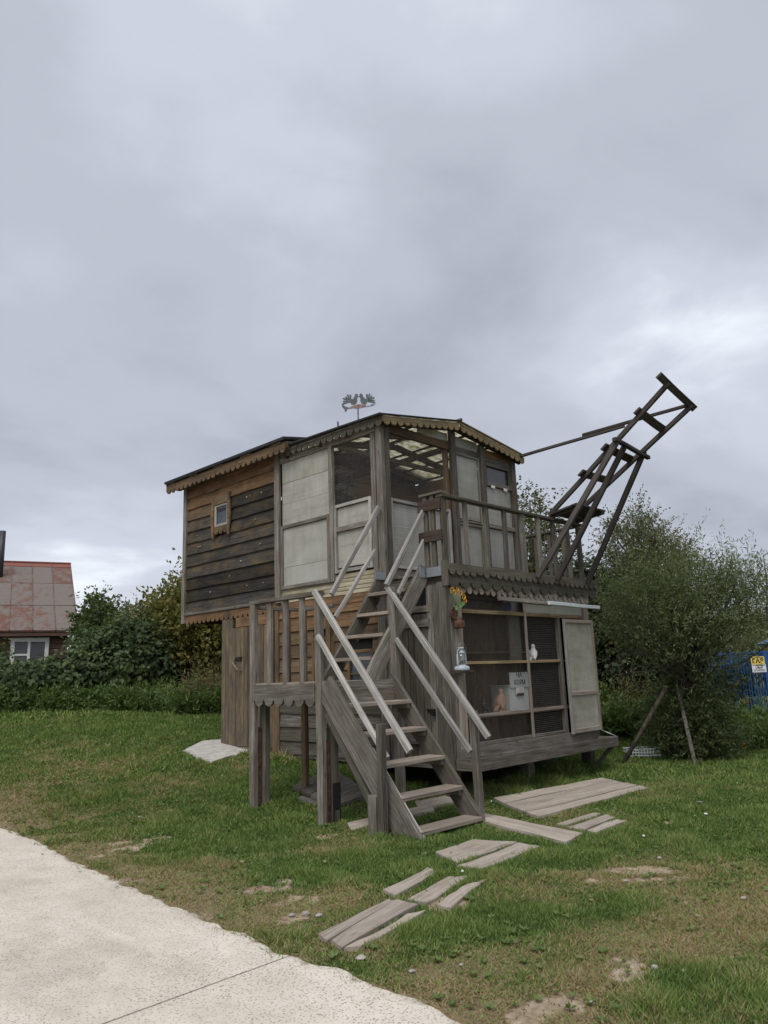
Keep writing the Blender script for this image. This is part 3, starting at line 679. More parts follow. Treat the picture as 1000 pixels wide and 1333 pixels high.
# arched opening in the inner wall
arch = [(-.28, -.45), (.28, -.45), (.28, .2)]+[(.28*math.cos(a), .2+.22*math.sin(a)) for a in np.linspace(.3, math.pi-.3, 7)]+[(-.28, .2)]
ac_ = on(446, 640, 1, 3.5); Ma, _l = frame((ac_[0]-.5, 3.5, ac_[2]), (ac_[0]+.5, 3.5, ac_[2]), (0, -1, 0))
ar = extrude('arched_window', arch, .02, Ma, 'glass_pane', D)
arf = [(x*1.35, y*1.2) for x, y in arch]; Ma2 = Ma.copy(); Ma2.translation.y += .012; extrude('arch_frame', arf, .015, Ma2, 'orange_wood', ar)
bx('nest_box', (2.2, 2.9, 3.7), (3.2, 3.45, 4.2), 'interior_wood', D); bx('shelf', (.2, 3.0, 3.9), (3.3, 3.5, 3.94), 'interior_wood', D)
# --- upper roof over the aviary
ER, RX, EX2 = 5.0, 1.74, 3.62
def rz(x): return 4.99+(x+.12)/(RX+.12)*.30 if x < RX else 5.29-(x-RX)/(EX2-RX)*.26
for sgn, (xa, xb) in enumerate(((-.12, RX), (RX, EX2))):
    for j in range(3):
        y0 = .97+j*.84; za, zb = rz(xa), rz(xb)
        M_, L_ = frame((xa, y0+.415, za+.02), (xb, y0+.415, zb+.02), NZ)
        board('roof_sheet', (xa, y0+.415, za+.025), (xb, y0+.415, zb+.025), .835, .012, NZ, 'roof_sheet', D, wob=.002)
    for y in (1.06, 1.75, 2.45, 3.3): board('rafter', (xa+.03, y, rz(xa+.03)-.055), (xb-.02, y, rz(xb-.02)-.055), .06, .11, NZ, 'redbrown_wood', D)
    for t in (.25, .6, .92):
        x = xa+(xb-xa)*t; board('purlin', (x, .98, rz(x)-.0), (x, 3.4, rz(x)-.0), .05, .028, NZ, 'redbrown_wood', D)
board('tie_beam', (.05, 2.1, 4.82), (3.45, 2.1, 4.82), .05, .08, NZ, U, D); board('tie_beam', (1.7, 1.2, 4.9), (1.7, 3.5, 4.9), .07, .09, NZ, 'redbrown_wood', D)
for xa, xb in ((-.14, RX), (RX, EX2+.02)): board('verge_strip', (xa, .955, rz(xa)+.04), (xb, .955, rz(xb)+.04), .05, .018, NZ, 'roof_felt' if xa < 0 else 'yellow_wood', D)
board('eave_strip', (-.135, .93, 5.02), (-.135, 3.5, 5.08), .09, .03, NZ, 'roof_felt', D)
tube('ridge_pole', [(RX, .9, 5.34), (RX, 3.4, 5.34)], .03, 'trim_wood', D)
scallop('carved_trim', (-.11, .96, 5.0), (RX-.02, .96, 5.29), .08, .05, .15, .02, NY, 'yellow_wood', D, seed=5)
scallop('carved_trim', (RX+.04, .965, 5.29), (EX2, .965, 5.03), .08, .05, .15, .02, NY, 'yellow_wood', D, seed=6)
scallop('carved_trim', (-.105, .965, 5.01), (-.105, 3.45, 5.06), .09, .06, .16, .022, NX, 'trim_wood', D, seed=7)
# --- closed box (loft) with dark planks
bw_ = bx('loft_side_wall', (.03, 3.62, 2.46), (.055, 6.56, 5.1), 'interior_dark', D)
wa = on(281, 656, 0, 0); wb = on(300, 686, 0, 0); WY0, WY1, WZ0, WZ1 = wb[1], wa[1], wb[2], wa[2]
WZ0, WZ1 = 4.02, 4.45; WY0, WY1 = 5.0, 5.42
wc = on(290, 671, 0, 0); WY0, WY1 = wc[1]-.22, wc[1]+.22; WZ0, WZ1 = wc[2]-.2, wc[2]+.22
nP = 11; ph = (5.02-2.5)/nP
tones = ['dark_wood', 'dark_wood', 'dark_wood', 'dark_wood', 'dark_wood', 'dark_wood', 'dark_wood', 'dark_wood', 'dark_wood', 'orange_wood', 'orange_wood']
for i in range(nP):
    z0 = 2.5+i*ph; segs = [(3.66, 6.55)]
    if z0+ph > WZ0 and z0 < WZ1: segs = [(3.66, WY0), (WY1, 6.55)]
    if i == 8: segs = None; 
    if i == 8:
        board('plank', (.012, 3.66, z0+ph/2), (.012, 5.6, z0+ph/2), ph+.012, .03, (-1, 0, .13), 'dark_wood', bw_); board('plank', (.012, 5.6, z0+ph/2), (.012, 6.55, z0+ph/2), ph+.012, .03, (-1, 0, .13), 'brown_wood', bw_)
    else:
        for s in segs: board('plank', (.012, s[0], z0+ph/2), (.012, s[1], z0+ph/2), ph+.012, .032, (-1, 0, .13), tones[i], bw_)
board('post', (-.02, 3.6, 2.45), (-.02, 3.6, 5.05), .13, .06, NX, 'grey_wood', D)
board('corner_board', (-.02, 6.58, 2.32), (-.02, 6.58, 5.05), .1, .07, NX, 'grey_wood', D)
bx('loft_end_wall', (.02, 6.54, 2.46), (3.5, 6.57, 5.1), 'dark_wood', D)
board('sill_strip', (-.02, 3.66, 2.49), (-.02, 6.53, 2.49), .05, .05, NX, 'grey_wood', D)
scallop('carved_trim', (-.012, 3.6, 2.47), (-.012, 6.53, 2.47), .13, .05, .15, .022, NX, 'orange_wood', D, seed=9)
for y in (3.9, 5.2, 6.4): bx('floor_joist', (.06, y, 2.32), (3.5, y+.09, 2.42), 'dark_wood', D)
# loft window with carved surround
lwn = bx('loft_window_pane', (-.012, WY0+.04, WZ0+.04), (-.006, WY1-.04, WZ1-.04), 'glass_pane', D)
for a in (((-.04, WY0, WZ0), (-.005, WY0+.045, WZ1)), ((-.04, WY1-.045, WZ0), (-.005, WY1, WZ1)), ((-.038, WY0+.045, WZ0), (-.006, WY1-.045, WZ0+.045)), ((-.038, WY0+.045, WZ1-.045), (-.006, WY1-.045, WZ1))): bx('sash', *a, 'pale_wood', lwn)
wavy = lambda y, s: [(y+s*(.085+.018*math.sin(t*9+1)), t) for t in np.linspace(WZ0-.2, WZ1+.19, 14)]
for yy, s in ((WY0, -1), (WY1, 1)):
    out = [(yy+s*.004, WZ0-.2), ]; pts = [(yy+s*.003, WZ0-.21)]+wavy(yy, s)+[(yy+s*.003, WZ1+.16)]
    pts = [(-(p[0]), p[1]) for p in pts]     # local X = -y seen from outside
    if s > 0: pts = pts[::-1]
    M_ = Matrix(((0, 0, -1, -.045), (-1, 0, 0, 0), (0, 1, 0, 0), (0, 0, 0, 1))); extrude('carved_jamb', pts, .03, M_, 'orange_wood' if s > 0 else 'brown_wood', lwn)
bx('carved_head', (-.055, WY0-.002, WZ1+.002), (-.03, WY1+.002, WZ1+.15), 'brown_wood', lwn)
for k in (-.1, -.02, .06): tube('drilled_hole', [(-.0565, (WY0+WY1)/2+k, WZ1+.08), (-.054, (WY0+WY1)/2+k, WZ1+.08)], .012, 'slot_dark', lwn, 8)
scallop('carved_apron', (-.042, WY0, WZ0-.002), (-.042, WY1, WZ0-.002), .1, .05, .15, .025, NX, 'brown_wood', lwn, seed=11)
# loft roof
LZ = 5.17
def lz(x): return LZ+(x+.25)*.17 if x < 1.8 else LZ+2.05*.17-(x-1.8)*.17
for xa, xb in ((-.27, 1.8), (1.8, 3.85)):
    board('roof_slab', (xa, 5.06, lz(xa)), (xb, 5.06, lz(xb)), 3.9, .05, NZ, 'roof_felt', D, wob=.0)
    for j in range(5): board('roof_board', (xa+.03, 3.2+j*.86+.2, lz(xa)-.04), (xb, 3.2+j*.86+.2, lz(xb)-.04), .3, .025, NZ, 'brown_wood', D)
scallop('carved_trim', (-.215, 3.14, 5.12), (-.215, 7.0, 5.12), .13, .055, .16, .024, NX, 'brown_wood', D, seed=12)
scallop('carved_trim', (-.21, 3.13, 5.12), (.0, 3.13, 5.15), .1, .04, .12, .02, NY, 'trim_wood', D, seed=13)
bx('soffit', (-.2, 3.3, 5.03), (.03, 6.9, 5.06), 'brown_wood', D)
# small light spots of fresh wood: wedges between the loft planks
for i in range(14):
    y = random.uniform(3.85, 6.4); z = 2.5+ph*random.randint(1, 8)+ph*.5
    if WY0-.15 < y < WY1+.15 and z > WZ0-.3: continue
    a = random.uniform(.012, .024); M_ = Matrix(((0, 0, -1, -.016), (-1, 0, 0, y), (0, 1, 0, z), (0, 0, 0, 1)))
    extrude('wood_chip', [(-a, 0), (0, -a*.8), (a*1.1, .002), (.002, a*.75)], .01, M_, 'cream_siding', D)

# ------------------------------------------------------------------ STAIRCASE with landing
ST = thing('staircase', 'steep grey timber staircase with landing and pale handrails climbing to the deck', 'staircase', (-1.3, .2, -.4))
XL, XR = -1.85, -.78
def sline(y): return 1.17+(y-.25)*1.262       # height of the nosing line of the lower flight
for x, mt in ((XL-.0, 'grey_wood'), (XR+.0, 'grey_wood')):
    board('stringer', (x, .36, sline(.36)-(.17 if x < -1 else .13)), (x, -1.02, sline(-1.02)-(.12 if x < -1 else .10)), .30 if x < -1 else .23, .055, (1, 0, 0), mt, ST)
board('stringer_batten', (XL-.005, .33, .80), (XL-.005, -.62, -.44), .07, .05, (1, 0, 0), 'trim_wood', ST)
board('cleat', (XL+.06, -.30, .42), (XL+.06, -1.05, -.47), .1, .05, (1, 0, 0), 'pale_wood', ST)
for z, y in ((-.34, -.90), (-.03, -.66), (.285, -.41), (.6, -.16), (.915, .08)):
    t = board('tread', (XL+.03, y, z-.02), (XR-.03, y, z-.02), .25, .045, NZ, 'board_walk', ST)
    bx('tread_cleat', (XR-.075, y-.1, z-.1), (XR-.029, y+.1, z-.044), 'grey_wood', t)
g = lambda x, y: float(hgt(x, y))-.1
board('newel', (XR+.075, -.92, g(XR, -.92)), (XR+.06, -.92, .78), .085, .085, (1, 0, 0), 'grey_wood', ST)
board('newel', (XL-.13, -.66, g(XL, -.66)), (XL-.12, -.66, .72), .085, .085, (1, 0, 0), 'grey_wood', ST); board('newel_block', (XL-.13, -.54, g(XL, -.6)), (XL-.13, -.54, .0), .12, .09, (1, 0, 0), 'grey_wood', ST)
board('newel', (XR+.06, .27, g(XR, .27)), (XR+.03, .27, 2.33), .09, .11, NY, 'grey_wood', ST)
PW = 'pale_wood'
board('handrail', (XR+.0, .33, 2.34), (XR+.0, -1.16, .50), .075, .055, (1, 0, 0), PW, ST, ch=.012); board('handrail', (XR+.0, .2, 1.66), (XR+.02, -.88, .34), .07, .045, (1, 0, 0), PW, ST, ch=.012)
board('handrail', (XL-.05, .46, 2.235), (XL-.05, -1.0, .45), .08, .055, (1, 0, 0), PW, ST, ch=.012); board('handrail', (XL-.06, .40, 1.7), (XL-.06, -.68, .37), .07, .045, (1, 0, 0), PW, ST, ch=.012)
# landing
for i in range(6): bx('landing_plank', (XL-.02+i*.165, .28, 1.13), (XL-.02+i*.165+.158, 1.76, 1.17), 'board_walk', ST)
bx('landing_board', (XL+.03, .245, .87), (XR-.0, .279, 1.165), 'grey_wood', ST); bx('landing_joist', (XL+.05, .4, 1.0), (-1.0, .46, 1.129), 'grey_wood', ST); bx('landing_joist', (XL+.05, 1.6, 1.0), (-1.0, 1.66, 1.129), 'grey_wood', ST)
for y in (.43, 1.74):
    board('landing_post', (XL-.01, y, g(XL, y)), (XL-.01, y, 2.19), .1, .075, NX, 'grey_wood', ST)
    board('landing_post', (XL+.15, y-.02, g(XL, y)), (XL+.15, y-.02, 1.13), .12, .09, NX, 'trim_wood', ST)
    board('steel_angle', (XL+.055, y-.02, g(XL, y)), (XL+.055, y-.02, .62 if y > 1 else .5), .07, .035, (0, 1, 0), 'rust', ST)
bx('tar_foot', (XL+.09, .352, -.5), (XL+.21, .353+.01, .03), 'slot_dark', ST)
for y in (1.74,): board('landing_post', (-1.02, y, g(-1.0, y)), (-1.02, y, 2.2), .09, .07, NX, 'brown_wood', ST)
board('landing_post', (-1.06, 1.16, g(-1.0, 1.1)), (-1.06, 1.16, 2.0), .08, .06, NX, 'brown_wood', ST)
board('landing_rail', (XL-.0, .38, 2.21), (XL-.0, 1.8, 2.21), .09, .05, NZ, 'grey_wood', ST); board('landing_rail', (-1.02, 1.1, 2.15), (-1.02, 1.8, 2.15), .06, .05, NZ, 'grey_wood', ST); board('landing_rail', (XL, 1.76, 2.15), (-1.0, 1.76, 2.15), .06, .05, NZ, 'grey_wood', ST)
for y in (1.41, 1.08, .76): board('baluster', (XL-.0, y, 1.1), (XL-.0, y, 2.19), .085, .045, NX, 'grey_wood', ST)
for x in (-1.55, -1.28): board('baluster', (x, 1.76, 1.1), (x, 1.76, 2.13), .07, .04, NY, 'brown_wood', ST)
scallop('carved_board', (XL-.045, .48, 1.15), (XL-.045, 1.68, 1.15), .2, .06, .2, .03, NX, 'grey_wood', ST, seed=20)
bx('landing_beam', (XL-.02, .48, 1.0), (XL+.03, 1.69, 1.128), 'grey_wood', ST)
# upper flight
for y in (.33, 1.1): board('stringer', (-1.17, y, 1.12), (-.02, y, 2.62), .22, .05, (0, 1, 0), 'grey_wood', ST)
for i in range(4): board('tread', (-1.0+i*.235, .36, 1.43+i*.298), (-1.0+i*.235, 1.07, 1.43+i*.298), .2, .045, NZ, 'board_walk', ST)
board('handrail', (.06, .30, 3.55), (-.82, .30, 2.35), .075, .055, (0, 1, 0), PW, ST, ch=.012); board('handrail', (.05, .31, 3.14), (-.6, .31, 2.25), .06, .045, (0, 1, 0), PW, ST, ch=.012)
board('handrail', (-.1, 1.1, 3.63), (-1.06, 1.1, 2.3), .075, .05, (0, 1, 0), PW, ST, ch=.012); board('handrail', (-.2, 1.1, 2.98), (-1.0, 1.1, 2.0), .06, .045, (0, 1, 0), PW, ST, ch=.012)
board('stair_brace', (-.95, .7, .9), (-.1, .7, 2.25), .1, .05, (0, 1, 0), 'brown_wood', ST)
for a in (((-.16, .295, 2.5), (-.03, .303, 2.66)), ((-.045, .02, 2.5), (-.034, .28, 2.63)), ((-.25, 1.06, 2.55), (-.05, 1.068, 2.66))): bx('bracket_plate', *a, 'galvanised', ST)

# ------------------------------------------------------------------ LANDING PERCH (ladder reaching out from the deck)
PL = thing('perch_ladder', 'dark timber ladder perch leaning out from the deck railing into the sky', 'perch', (3.2, -.03, 2.66))
xl_, xr_ = 2.79, 3.58
def lad(t, side=.5):                             # y, z along the rails; the two rails are not quite parallel
    d = .02+2.17*t; return -d, (3.70+.735*d)*(1-side)+(3.79+.62*d)*side
PM = 'perch_wood'
for x, k in ((xl_, 0), (xr_, 1)): board('ladder_rail', (x, *lad(-.02, k)), (x, *lad(1.0, k)), .075, .055, (1, 0, 0), PM, PL)
def across(t, o0, o1, dz):
    a = Vector((xl_, *lad(t, 0))); c = Vector((xr_, *lad(t, 1))); e = (c-a).normalized(); return a-e*o0+Vector((0, 0, dz)), c+e*o1+Vector((0, 0, dz))
for t, over in ((.30, .1), (.5, .1), (.77, .08), (.985, .22)):
    p, q = across(t, over*(1.1 if t > .9 else 1), over*(.8 if t > .9 else .55), .05); board('rung', p, q, .13 if t < .9 else .11, .035, (0, .59, .81), PM, PL)
y, z = lad(.60); p, q = across(.60, .16, .18, -.06); board('cross_bar', p, q, .07, .06, NZ, PM, PL)
for i in range(4): board('seat_board', (xl_-.06, -.08-i*.13, 3.70+i*.022), (xr_+.08, -.08-i*.13, 3.70+i*.022), .12, .03, (0, .17, 1), PM, PL)
for x in (xl_+.03, xr_-.03): board('seat_bearer', (x, .03, 3.655), (x, -.55, 3.735), .07, .045, (1, 0, 0), PM, PL)
for xf, xt in ((2.1, xl_-.06), (2.66, 3.0), (3.6, xr_+.05)): board('strut', (xf, -.105, 2.60), (xt, y-.0, z-.02), .085, .06, (1, 0, 0), PM, PL)
pe = Vector((xr_-.03, *lad(.985, 1))); ps = Vector((3.5, 1.02, 5.04))
board('tie_pole', ps, ps.lerp(pe, .66), .05, .05, NZ, PM, PL); q0 = ps.lerp(pe, .42)+Vector((0, 0, .05)); board('tie_pole', q0, pe+Vector((0, 0, .03)), .05, .05, NZ, PM, PL)

# ------------------------------------------------------------------ WEATHERVANE
vb = np.array((1.0, 3.25, 5.4)); 
vd = on(466, 530, 0, 1.0)
vx, vy, vz = 1.0, vd[1], vd[2]
WV = thing('weathervane', 'metal weathervane with two strutting roosters on the dovecote roof', 'weathervane', (vx, vy, lz(vx)))
tube('mast', [(vx, vy, lz(vx)-.05), (vx, vy, vz+.02)], .014, 'vane_grey', WV)
# plate plane faces the camera's side: along -Y/+X diagonal
dv_ = Vector((_r0[0], _r0[1], 0)).normalized(); nv_ = Vector((-_f[0], -_f[1], 0)).normalized()
S = 1/ (FPX/ float((np.array((vx, vy, vz))-CAM)@_f))      # metres per photo pixel at the vane
def VM(dx, dz, off=0): 
    o = Vector((vx, vy, vz))+dv_*dx+Vector((0, 0, dz))+nv_*off; z = Vector((0, 0, 1)); return Matrix(((dv_.x, z.x, nv_.x, o.x), (dv_.y, z.y, nv_.y, o.y), (dv_.z, z.z, nv_.z, o.z), (0, 0, 0, 1)))
px = lambda pts: [(a*S, b*S) for a, b in pts]
RS = 1.3
extrude('arrow_body', px([(-13, -2.2), (-6, -1.4), (0, -2.4), (6, -1), (10, 0), (11, 2.6), (8, 3.6), (1, 3.9), (-4, 3.2), (-9, .8), (-13, -.6)]), .012, VM(0, 0), 'vane_copper', WV)
extrude('arrow_shaft', px([(10, .6), (17.5, 1.9), (17.5, 3.4), (23, 2.6), (19, .9), (10, -.4)]), .008, VM(0, .0), 'vane_grey', WV)
extrude('arrow_tail', px([(-13, -1), (-15, -5.4), (-17.5, -5.8), (-17, -3), (-20, 0), (-21, 4.2), (-18.5, 3.6), (-16.5, 1.5), (-13, .6)]), .008, VM(0, 0), 'vane_green', WV)
def rooster(x0, flip):
    s = -1 if flip else 1
    def P(pts):
        q = [(a*s*RS, (b-3)*RS+3) for a, b in pts]
        if s < 0: q = q[::-1]
        return px(q)
    body = extrude('rooster', P([(-3.5, 4), (-1, 3.2), (1.8, 4.2), (3.2, 7), (3.0, 10), (3.9, 11.2), (4.9, 11.6), (4, 12.4), (3.9, 14), (2.6, 15.2), (1.0, 14.4), (.2, 12), (-1.2, 9.6), (-4, 9)]), .01, VM(x0*S, 0), 'vane_green' if not flip else 'vane_grey', WV)
    for k in range(6):
        a = R(92+k*20); c, n_ = math.cos(a), math.sin(a); bx0, by0 = -3.4, 6.2; ln = 8.6+(k % 2)*.8
        tip = (bx0+c*ln, by0+n_*ln); w1 = 1.05
        extrude('tail_feather', P([(bx0+n_*.35, by0-c*.35), (tip[0]+n_*w1-c*1.5, tip[1]-c*w1-n_*1.5), tip, (tip[0]-n_*w1-c*1.5, tip[1]+c*w1-n_*1.5), (bx0-n_*.35, by0+c*.35)][::1]), .006, VM(x0*S, 0, .008 if k % 2 else .001), 'vane_grey' if k % 2 else 'vane_green', body)
    extrude('leg', P([(-.6, 1.5), (.1, 1.5), (.4, 4.4), (-.4, 4.4)]), .006, VM(x0*S, 0), 'vane_grey', body)
rooster(-4.5, False); rooster(7.5, True)
# ridge ornaments on the eave edge
oo = on(441, 553, 0, 0.3); tube('finial', [(0.3, oo[1], 5.05), (0.3, oo[1]+.02, oo[2]+.06)], [.012, .02], 'vane_grey', dov, 6)

# ------------------------------------------------------------------ SMALL THINGS ON THE FRONT
lp = on(600, 871, 1, -.11); LN = thing('lantern', 'white hurricane lantern on a small rusty shelf by the corner post', 'lantern', (lp[0], lp[1], lp[2]))
lx, ly, l0 = lp[0], -.13, lp[2]-.02
lathe('tank', [(.0, 0), (.10, 0), (.105, .012), (.098, .05), (.06, .065), (.04, .075)], (lx, ly, l0), 'lantern_paint', LN)
lathe('chimney_glass', [(.035, .075), (.055, .11), (.058, .15), (.045, .2), (.036, .215)], (lx, ly, l0), 'clear_glass', LN)
lathe('burner', [(.0, .07), (.03, .07), (.025, .1), (.008, .12)], (lx, ly, l0), 'dark_iron', LN)
lathe('cap', [(.05, .215), (.055, .23), (.035, .25), (.035, .275), (.045, .28), (.04, .3), (.0, .305)], (lx, ly, l0), 'lantern_paint', LN)
for s in (-1, 1): tube('side_tube', [(lx+s*.06, ly, l0+.04), (lx+s*.085, ly, l0+.09), (lx+s*.085, ly, l0+.2), (lx+s*.06, ly, l0+.26), (lx+s*.03, ly, l0+.27)], .013, 'lantern_paint', LN)
tube('bail_handle', [(lx+.088*math.cos(a), ly-.02, l0+.24+.12*math.sin(a)) for a in np.linspace(0, math.pi, 9)], .003, 'galvanised', LN, 6)
SH = bx('lantern_shelf', (lx-.14, -.22, l0-.03), (lx+.14, -.036, l0), 'redbrown_wood', dov)
# rusty wall cup with round back plate
rp = on(590, 799, 1, -.04); RC = thing('wall_cup', 'rusty round plate and cup fixed to the corner post under the flowers', 'wall ornament', (rp[0], -.04, rp[2]))
n = 20; Mr, _ = frame((rp[0]-.1, -.05, rp[2]), (rp[0]+.1, -.05, rp[2]), NY)
extrude('back_plate', [(.06*math.cos(2*math.pi*i/n), .085*math.sin(2*math.pi*i/n)) for i in range(n)], .02, Mr, 'rust', RC)
tube('rim', [Mr @ Vector((.06*math.cos(2*math.pi*i/n), .085*math.sin(2*math.pi*i/n), .012)) for i in range(n)], .008, 'rust', RC, 6, closed=True)
cp = on(597, 813, 1, -.09); lathe('cup', [(.0, -.05), (.07, -.05), (.075, -.04), (.072, .035), (.06, .045), (.035, .06), (.03, .09), (.0, .1)], (cp[0], -.11, cp[2]), 'rust', RC)
tube('stem', [(rp[0]+.01, -.05, rp[2]-.05), (cp[0], -.1, cp[2]+.06)], .015, 'rust', RC)
# yellow flowers
FLW = thing('flowers', 'bunch of yellow artificial flowers pinned under the carved deck trim', 'flowers', tuple(on(594, 783, 1, -.08)))
def bloom(c, r, mat):
    V = []; F = []
    for layer in range(3):
        for k in range(7):
            a = 2*math.pi*(k+layer*.5)/7; el = .25+layer*.5; d = Vector((math.cos(a)*math.cos(el), -math.sin(el)*.9-.1, math.sin(a)*math.cos(el)))
            t = Vector((-math.sin(a), 0, math.cos(a))); rr = r*(1-layer*.22); b0 = len(V); c_ = Vector(c)
            V += [c_+d*rr*.2-t*rr*.12, c_+d*rr*.75-t*rr*.42, c_+d*rr*1.0, c_+d*rr*.75+t*rr*.42, c_+d*rr*.2+t*rr*.12]
            F.append((b0, b0+1, b0+2, b0+3, b0+4))
    return meshobj('bloom', V, F, mat, FLW)
for p, r, mt in (((588, 768), .062, 'petal'), ((591, 771), .05, 'petal_dark'), ((599, 772), .055, 'petal'), ((603, 777), .06, 'petal'), ((605, 782), .05, 'petal_dark'), ((595, 767), .045, 'petal')):
    c = on(p[0], p[1], 1, -.12); bloom(c, r*.75, mt); tube('flower_stem', [c+np.array((0, .03, 0)), on(594, 791, 1, -.08)], .004, 'stem_green', FLW, 5)
for p in ((598, 787), (592, 790), (601, 784)):
    c = Vector(on(p[0], p[1], 1, -.11)); meshobj('leaf', [c, c+Vector((.03, -.01, .03)), c+Vector((.05, -.02, -.03)), c+Vector((.0, -.015, -.05))], [(0, 1, 2, 3)], 'stem_green', FLW)
# donation box
b0 = on(665, 926, 1, .10); b1 = on(690, 925, 1, .10); zt = on(676, 893, 1, .10)[2]; zs = .637
DB = thing('donation_box', 'pale grey wooden donation box with a slot and a lettered backboard', 'donation box', ((b0[0]+b1[0])/2, .2, zs))
bx('box_body', (b0[0], .1, zs), (b1[0], .42, zt), 'box_grey', DB); bm = (b0[0]+b1[0])/2
lid = board('lid', (bm, .1, zt+.012), (bm, .44, zt+.012), b1[0]-b0[0]+.03, .015, NZ, 'box_grey', DB)
ztt = on(676, 875, 1, .10)[2]; bx('backboard', (b0[0]+.01, .08, zt-.02), (b1[0]-.01, .095, ztt), 'box_grey', DB)
bx('slot_plate', (bm-.1, .078, zt-.12), (bm+.1, .079+.012, zt-.021), 'white_paint', DB); bx('slot', (bm-.08, .07, zt-.14), (bm+.08, .0775, zt-.1), 'slot_dark', DB)
zc = (zt+ztt)/2
for tx, z_, s_ in (('НА', zc+.055, .1), ('КОРМ', zc-.05, .1)): text('lettering', tx, s_, Matrix(((1, 0, 0, bm), (0, 0, -1, .078), (0, 1, 0, z_), (0, 0, 0, 1))), 'ink', DB, .001)
# clay pigeon and dark figurine on the shelf, white dove on the bar
def bird(name, label, loc, s, mat, bmat, facing=1, base=True):
    T = thing(name, label, 'figurine' if base else 'dove', loc)
    x, y, z = loc; P = []
    V = []; F = []; prof = [(.0, .0, .025), (.05, -.01, .075), (.11, -.012, .1), (.17, -.006, .1), (.22, .005, .08), (.26, .016, .052), (.29, .02, .045), (.32, .012, .052), (.345, .012, .046), (.365, .014, .02)]
    n = 14
    for hgt_, off, r in prof:
        for j in range(n):
            a = 2*math.pi*j/n; V.append((off*facing+r*math.cos(a)*(1.0), r*math.sin(a)*.85, hgt_))
    for i in range(len(prof)-1):
        for j in range(n): F.append((i*n+j, i*n+(j+1) % n, (i+1)*n+(j+1) % n, (i+1)*n+j))
    F.append(tuple(range(n-1, -1, -1))); F.append(tuple(range((len(prof)-1)*n, len(prof)*n)))
    zo = .05*s if base else 0
    body = meshobj('body', [(a*s, b_*s, c*s) for a, b_, c in V], F, mat, T, Matrix.Translation((x, y, z+zo)), True)
    hx = x+(.012+.045)*s*facing
    meshobj('beak', [(hx, y-.012*s, z+zo+.335*s), (hx, y+.012*s, z+zo+.335*s), (hx, y, z+zo+.35*s), (hx+.04*s*facing, y, z+zo+.33*s)], [(0, 1, 2), (0, 3, 1), (1, 3, 2), (2, 3, 0)], bmat, T)
    for sy in (-1, 1):
        W = [(-.03, 0, .24), (.03, 0, .2), (.02, 0, .12), (-.06, 0, .02), (-.1, 0, .05)]
        extrude('wing', [(a[0]*s*facing, a[2]*s) for a in (W if facing < 0 else W[::-1])], .02*s, Matrix(((1, 0, 0, x), (0, 0, -1, y+sy*.08*s), (0, 1, 0, z+zo), (0, 0, 0, 1))), mat, T)
    tv = [(-.06, -.03, .1), (-.06, .03, .1), (-.17, .045, -.02), (-.17, -.045, -.02)]
    meshobj('tail', [(x+a*s*facing, y+b_*s, z+zo+c*s+.02) for a, b_, c in tv]+[(x+a*s*facing, y+b_*s, z+zo+c*s) for a, b_, c in tv], [(0, 1, 2, 3), (7, 6, 5, 4), (0, 4, 5, 1), (1, 5, 6, 2), (2, 6, 7, 3), (3, 7, 4, 0)], mat, T)
    if base: lathe('base', [(.0, 0), (.085*s, 0), (.085*s, .02*s), (.05*s, .055*s), (.06*s, .09*s)], (x, y, z), mat, T)
    return T
c = on(653, 926, 1, .12); bird('clay_pigeon', 'terracotta pigeon figurine on the shelf beside the donation box', (c[0], .12, .637), .80, 'terracotta', 'terracotta')
c = on(631, 926, 1, .2); bird('dark_figurine', 'small black bird figurine on the aviary shelf', (c[0], .2, .637), .52, 'dark_clay', 'dark_clay', -1)
c = on(690, 859, 1, .10); bird('dove', 'white dove sitting on the middle bar behind the mesh', (c[0]+.06, .075, 1.352), .68, 'dove_white', 'beak', 1, False)
# bucket hanging under the ceiling
c = on(664, 789, 1, .25); BK = thing('bucket', 'white bucket with red rim and blue side on the top shelf of the aviary', 'bucket', (c[0], .25, c[2]-.09))
lathe('pail', [(.0, -.1), (.09, -.1), (.125, .07), (.125, .075)], (c[0], .25, c[2]), 'bucket_white', BK); lathe('rim', [(.125, .065), (.135, .068), (.135, .1), (.125, .1)], (c[0], .25, c[2]), 'bucket_red', BK); bx('label', (c[0]-.14, .16, c[2]-.08), (c[0]-.1, .3, c[2]+.04), 'bucket_blue', BK)
bx('bucket_shelf', (1.2, .1, c[2]-.125), (2.4, .5, c[2]-.1), 'interior_wood', dov)

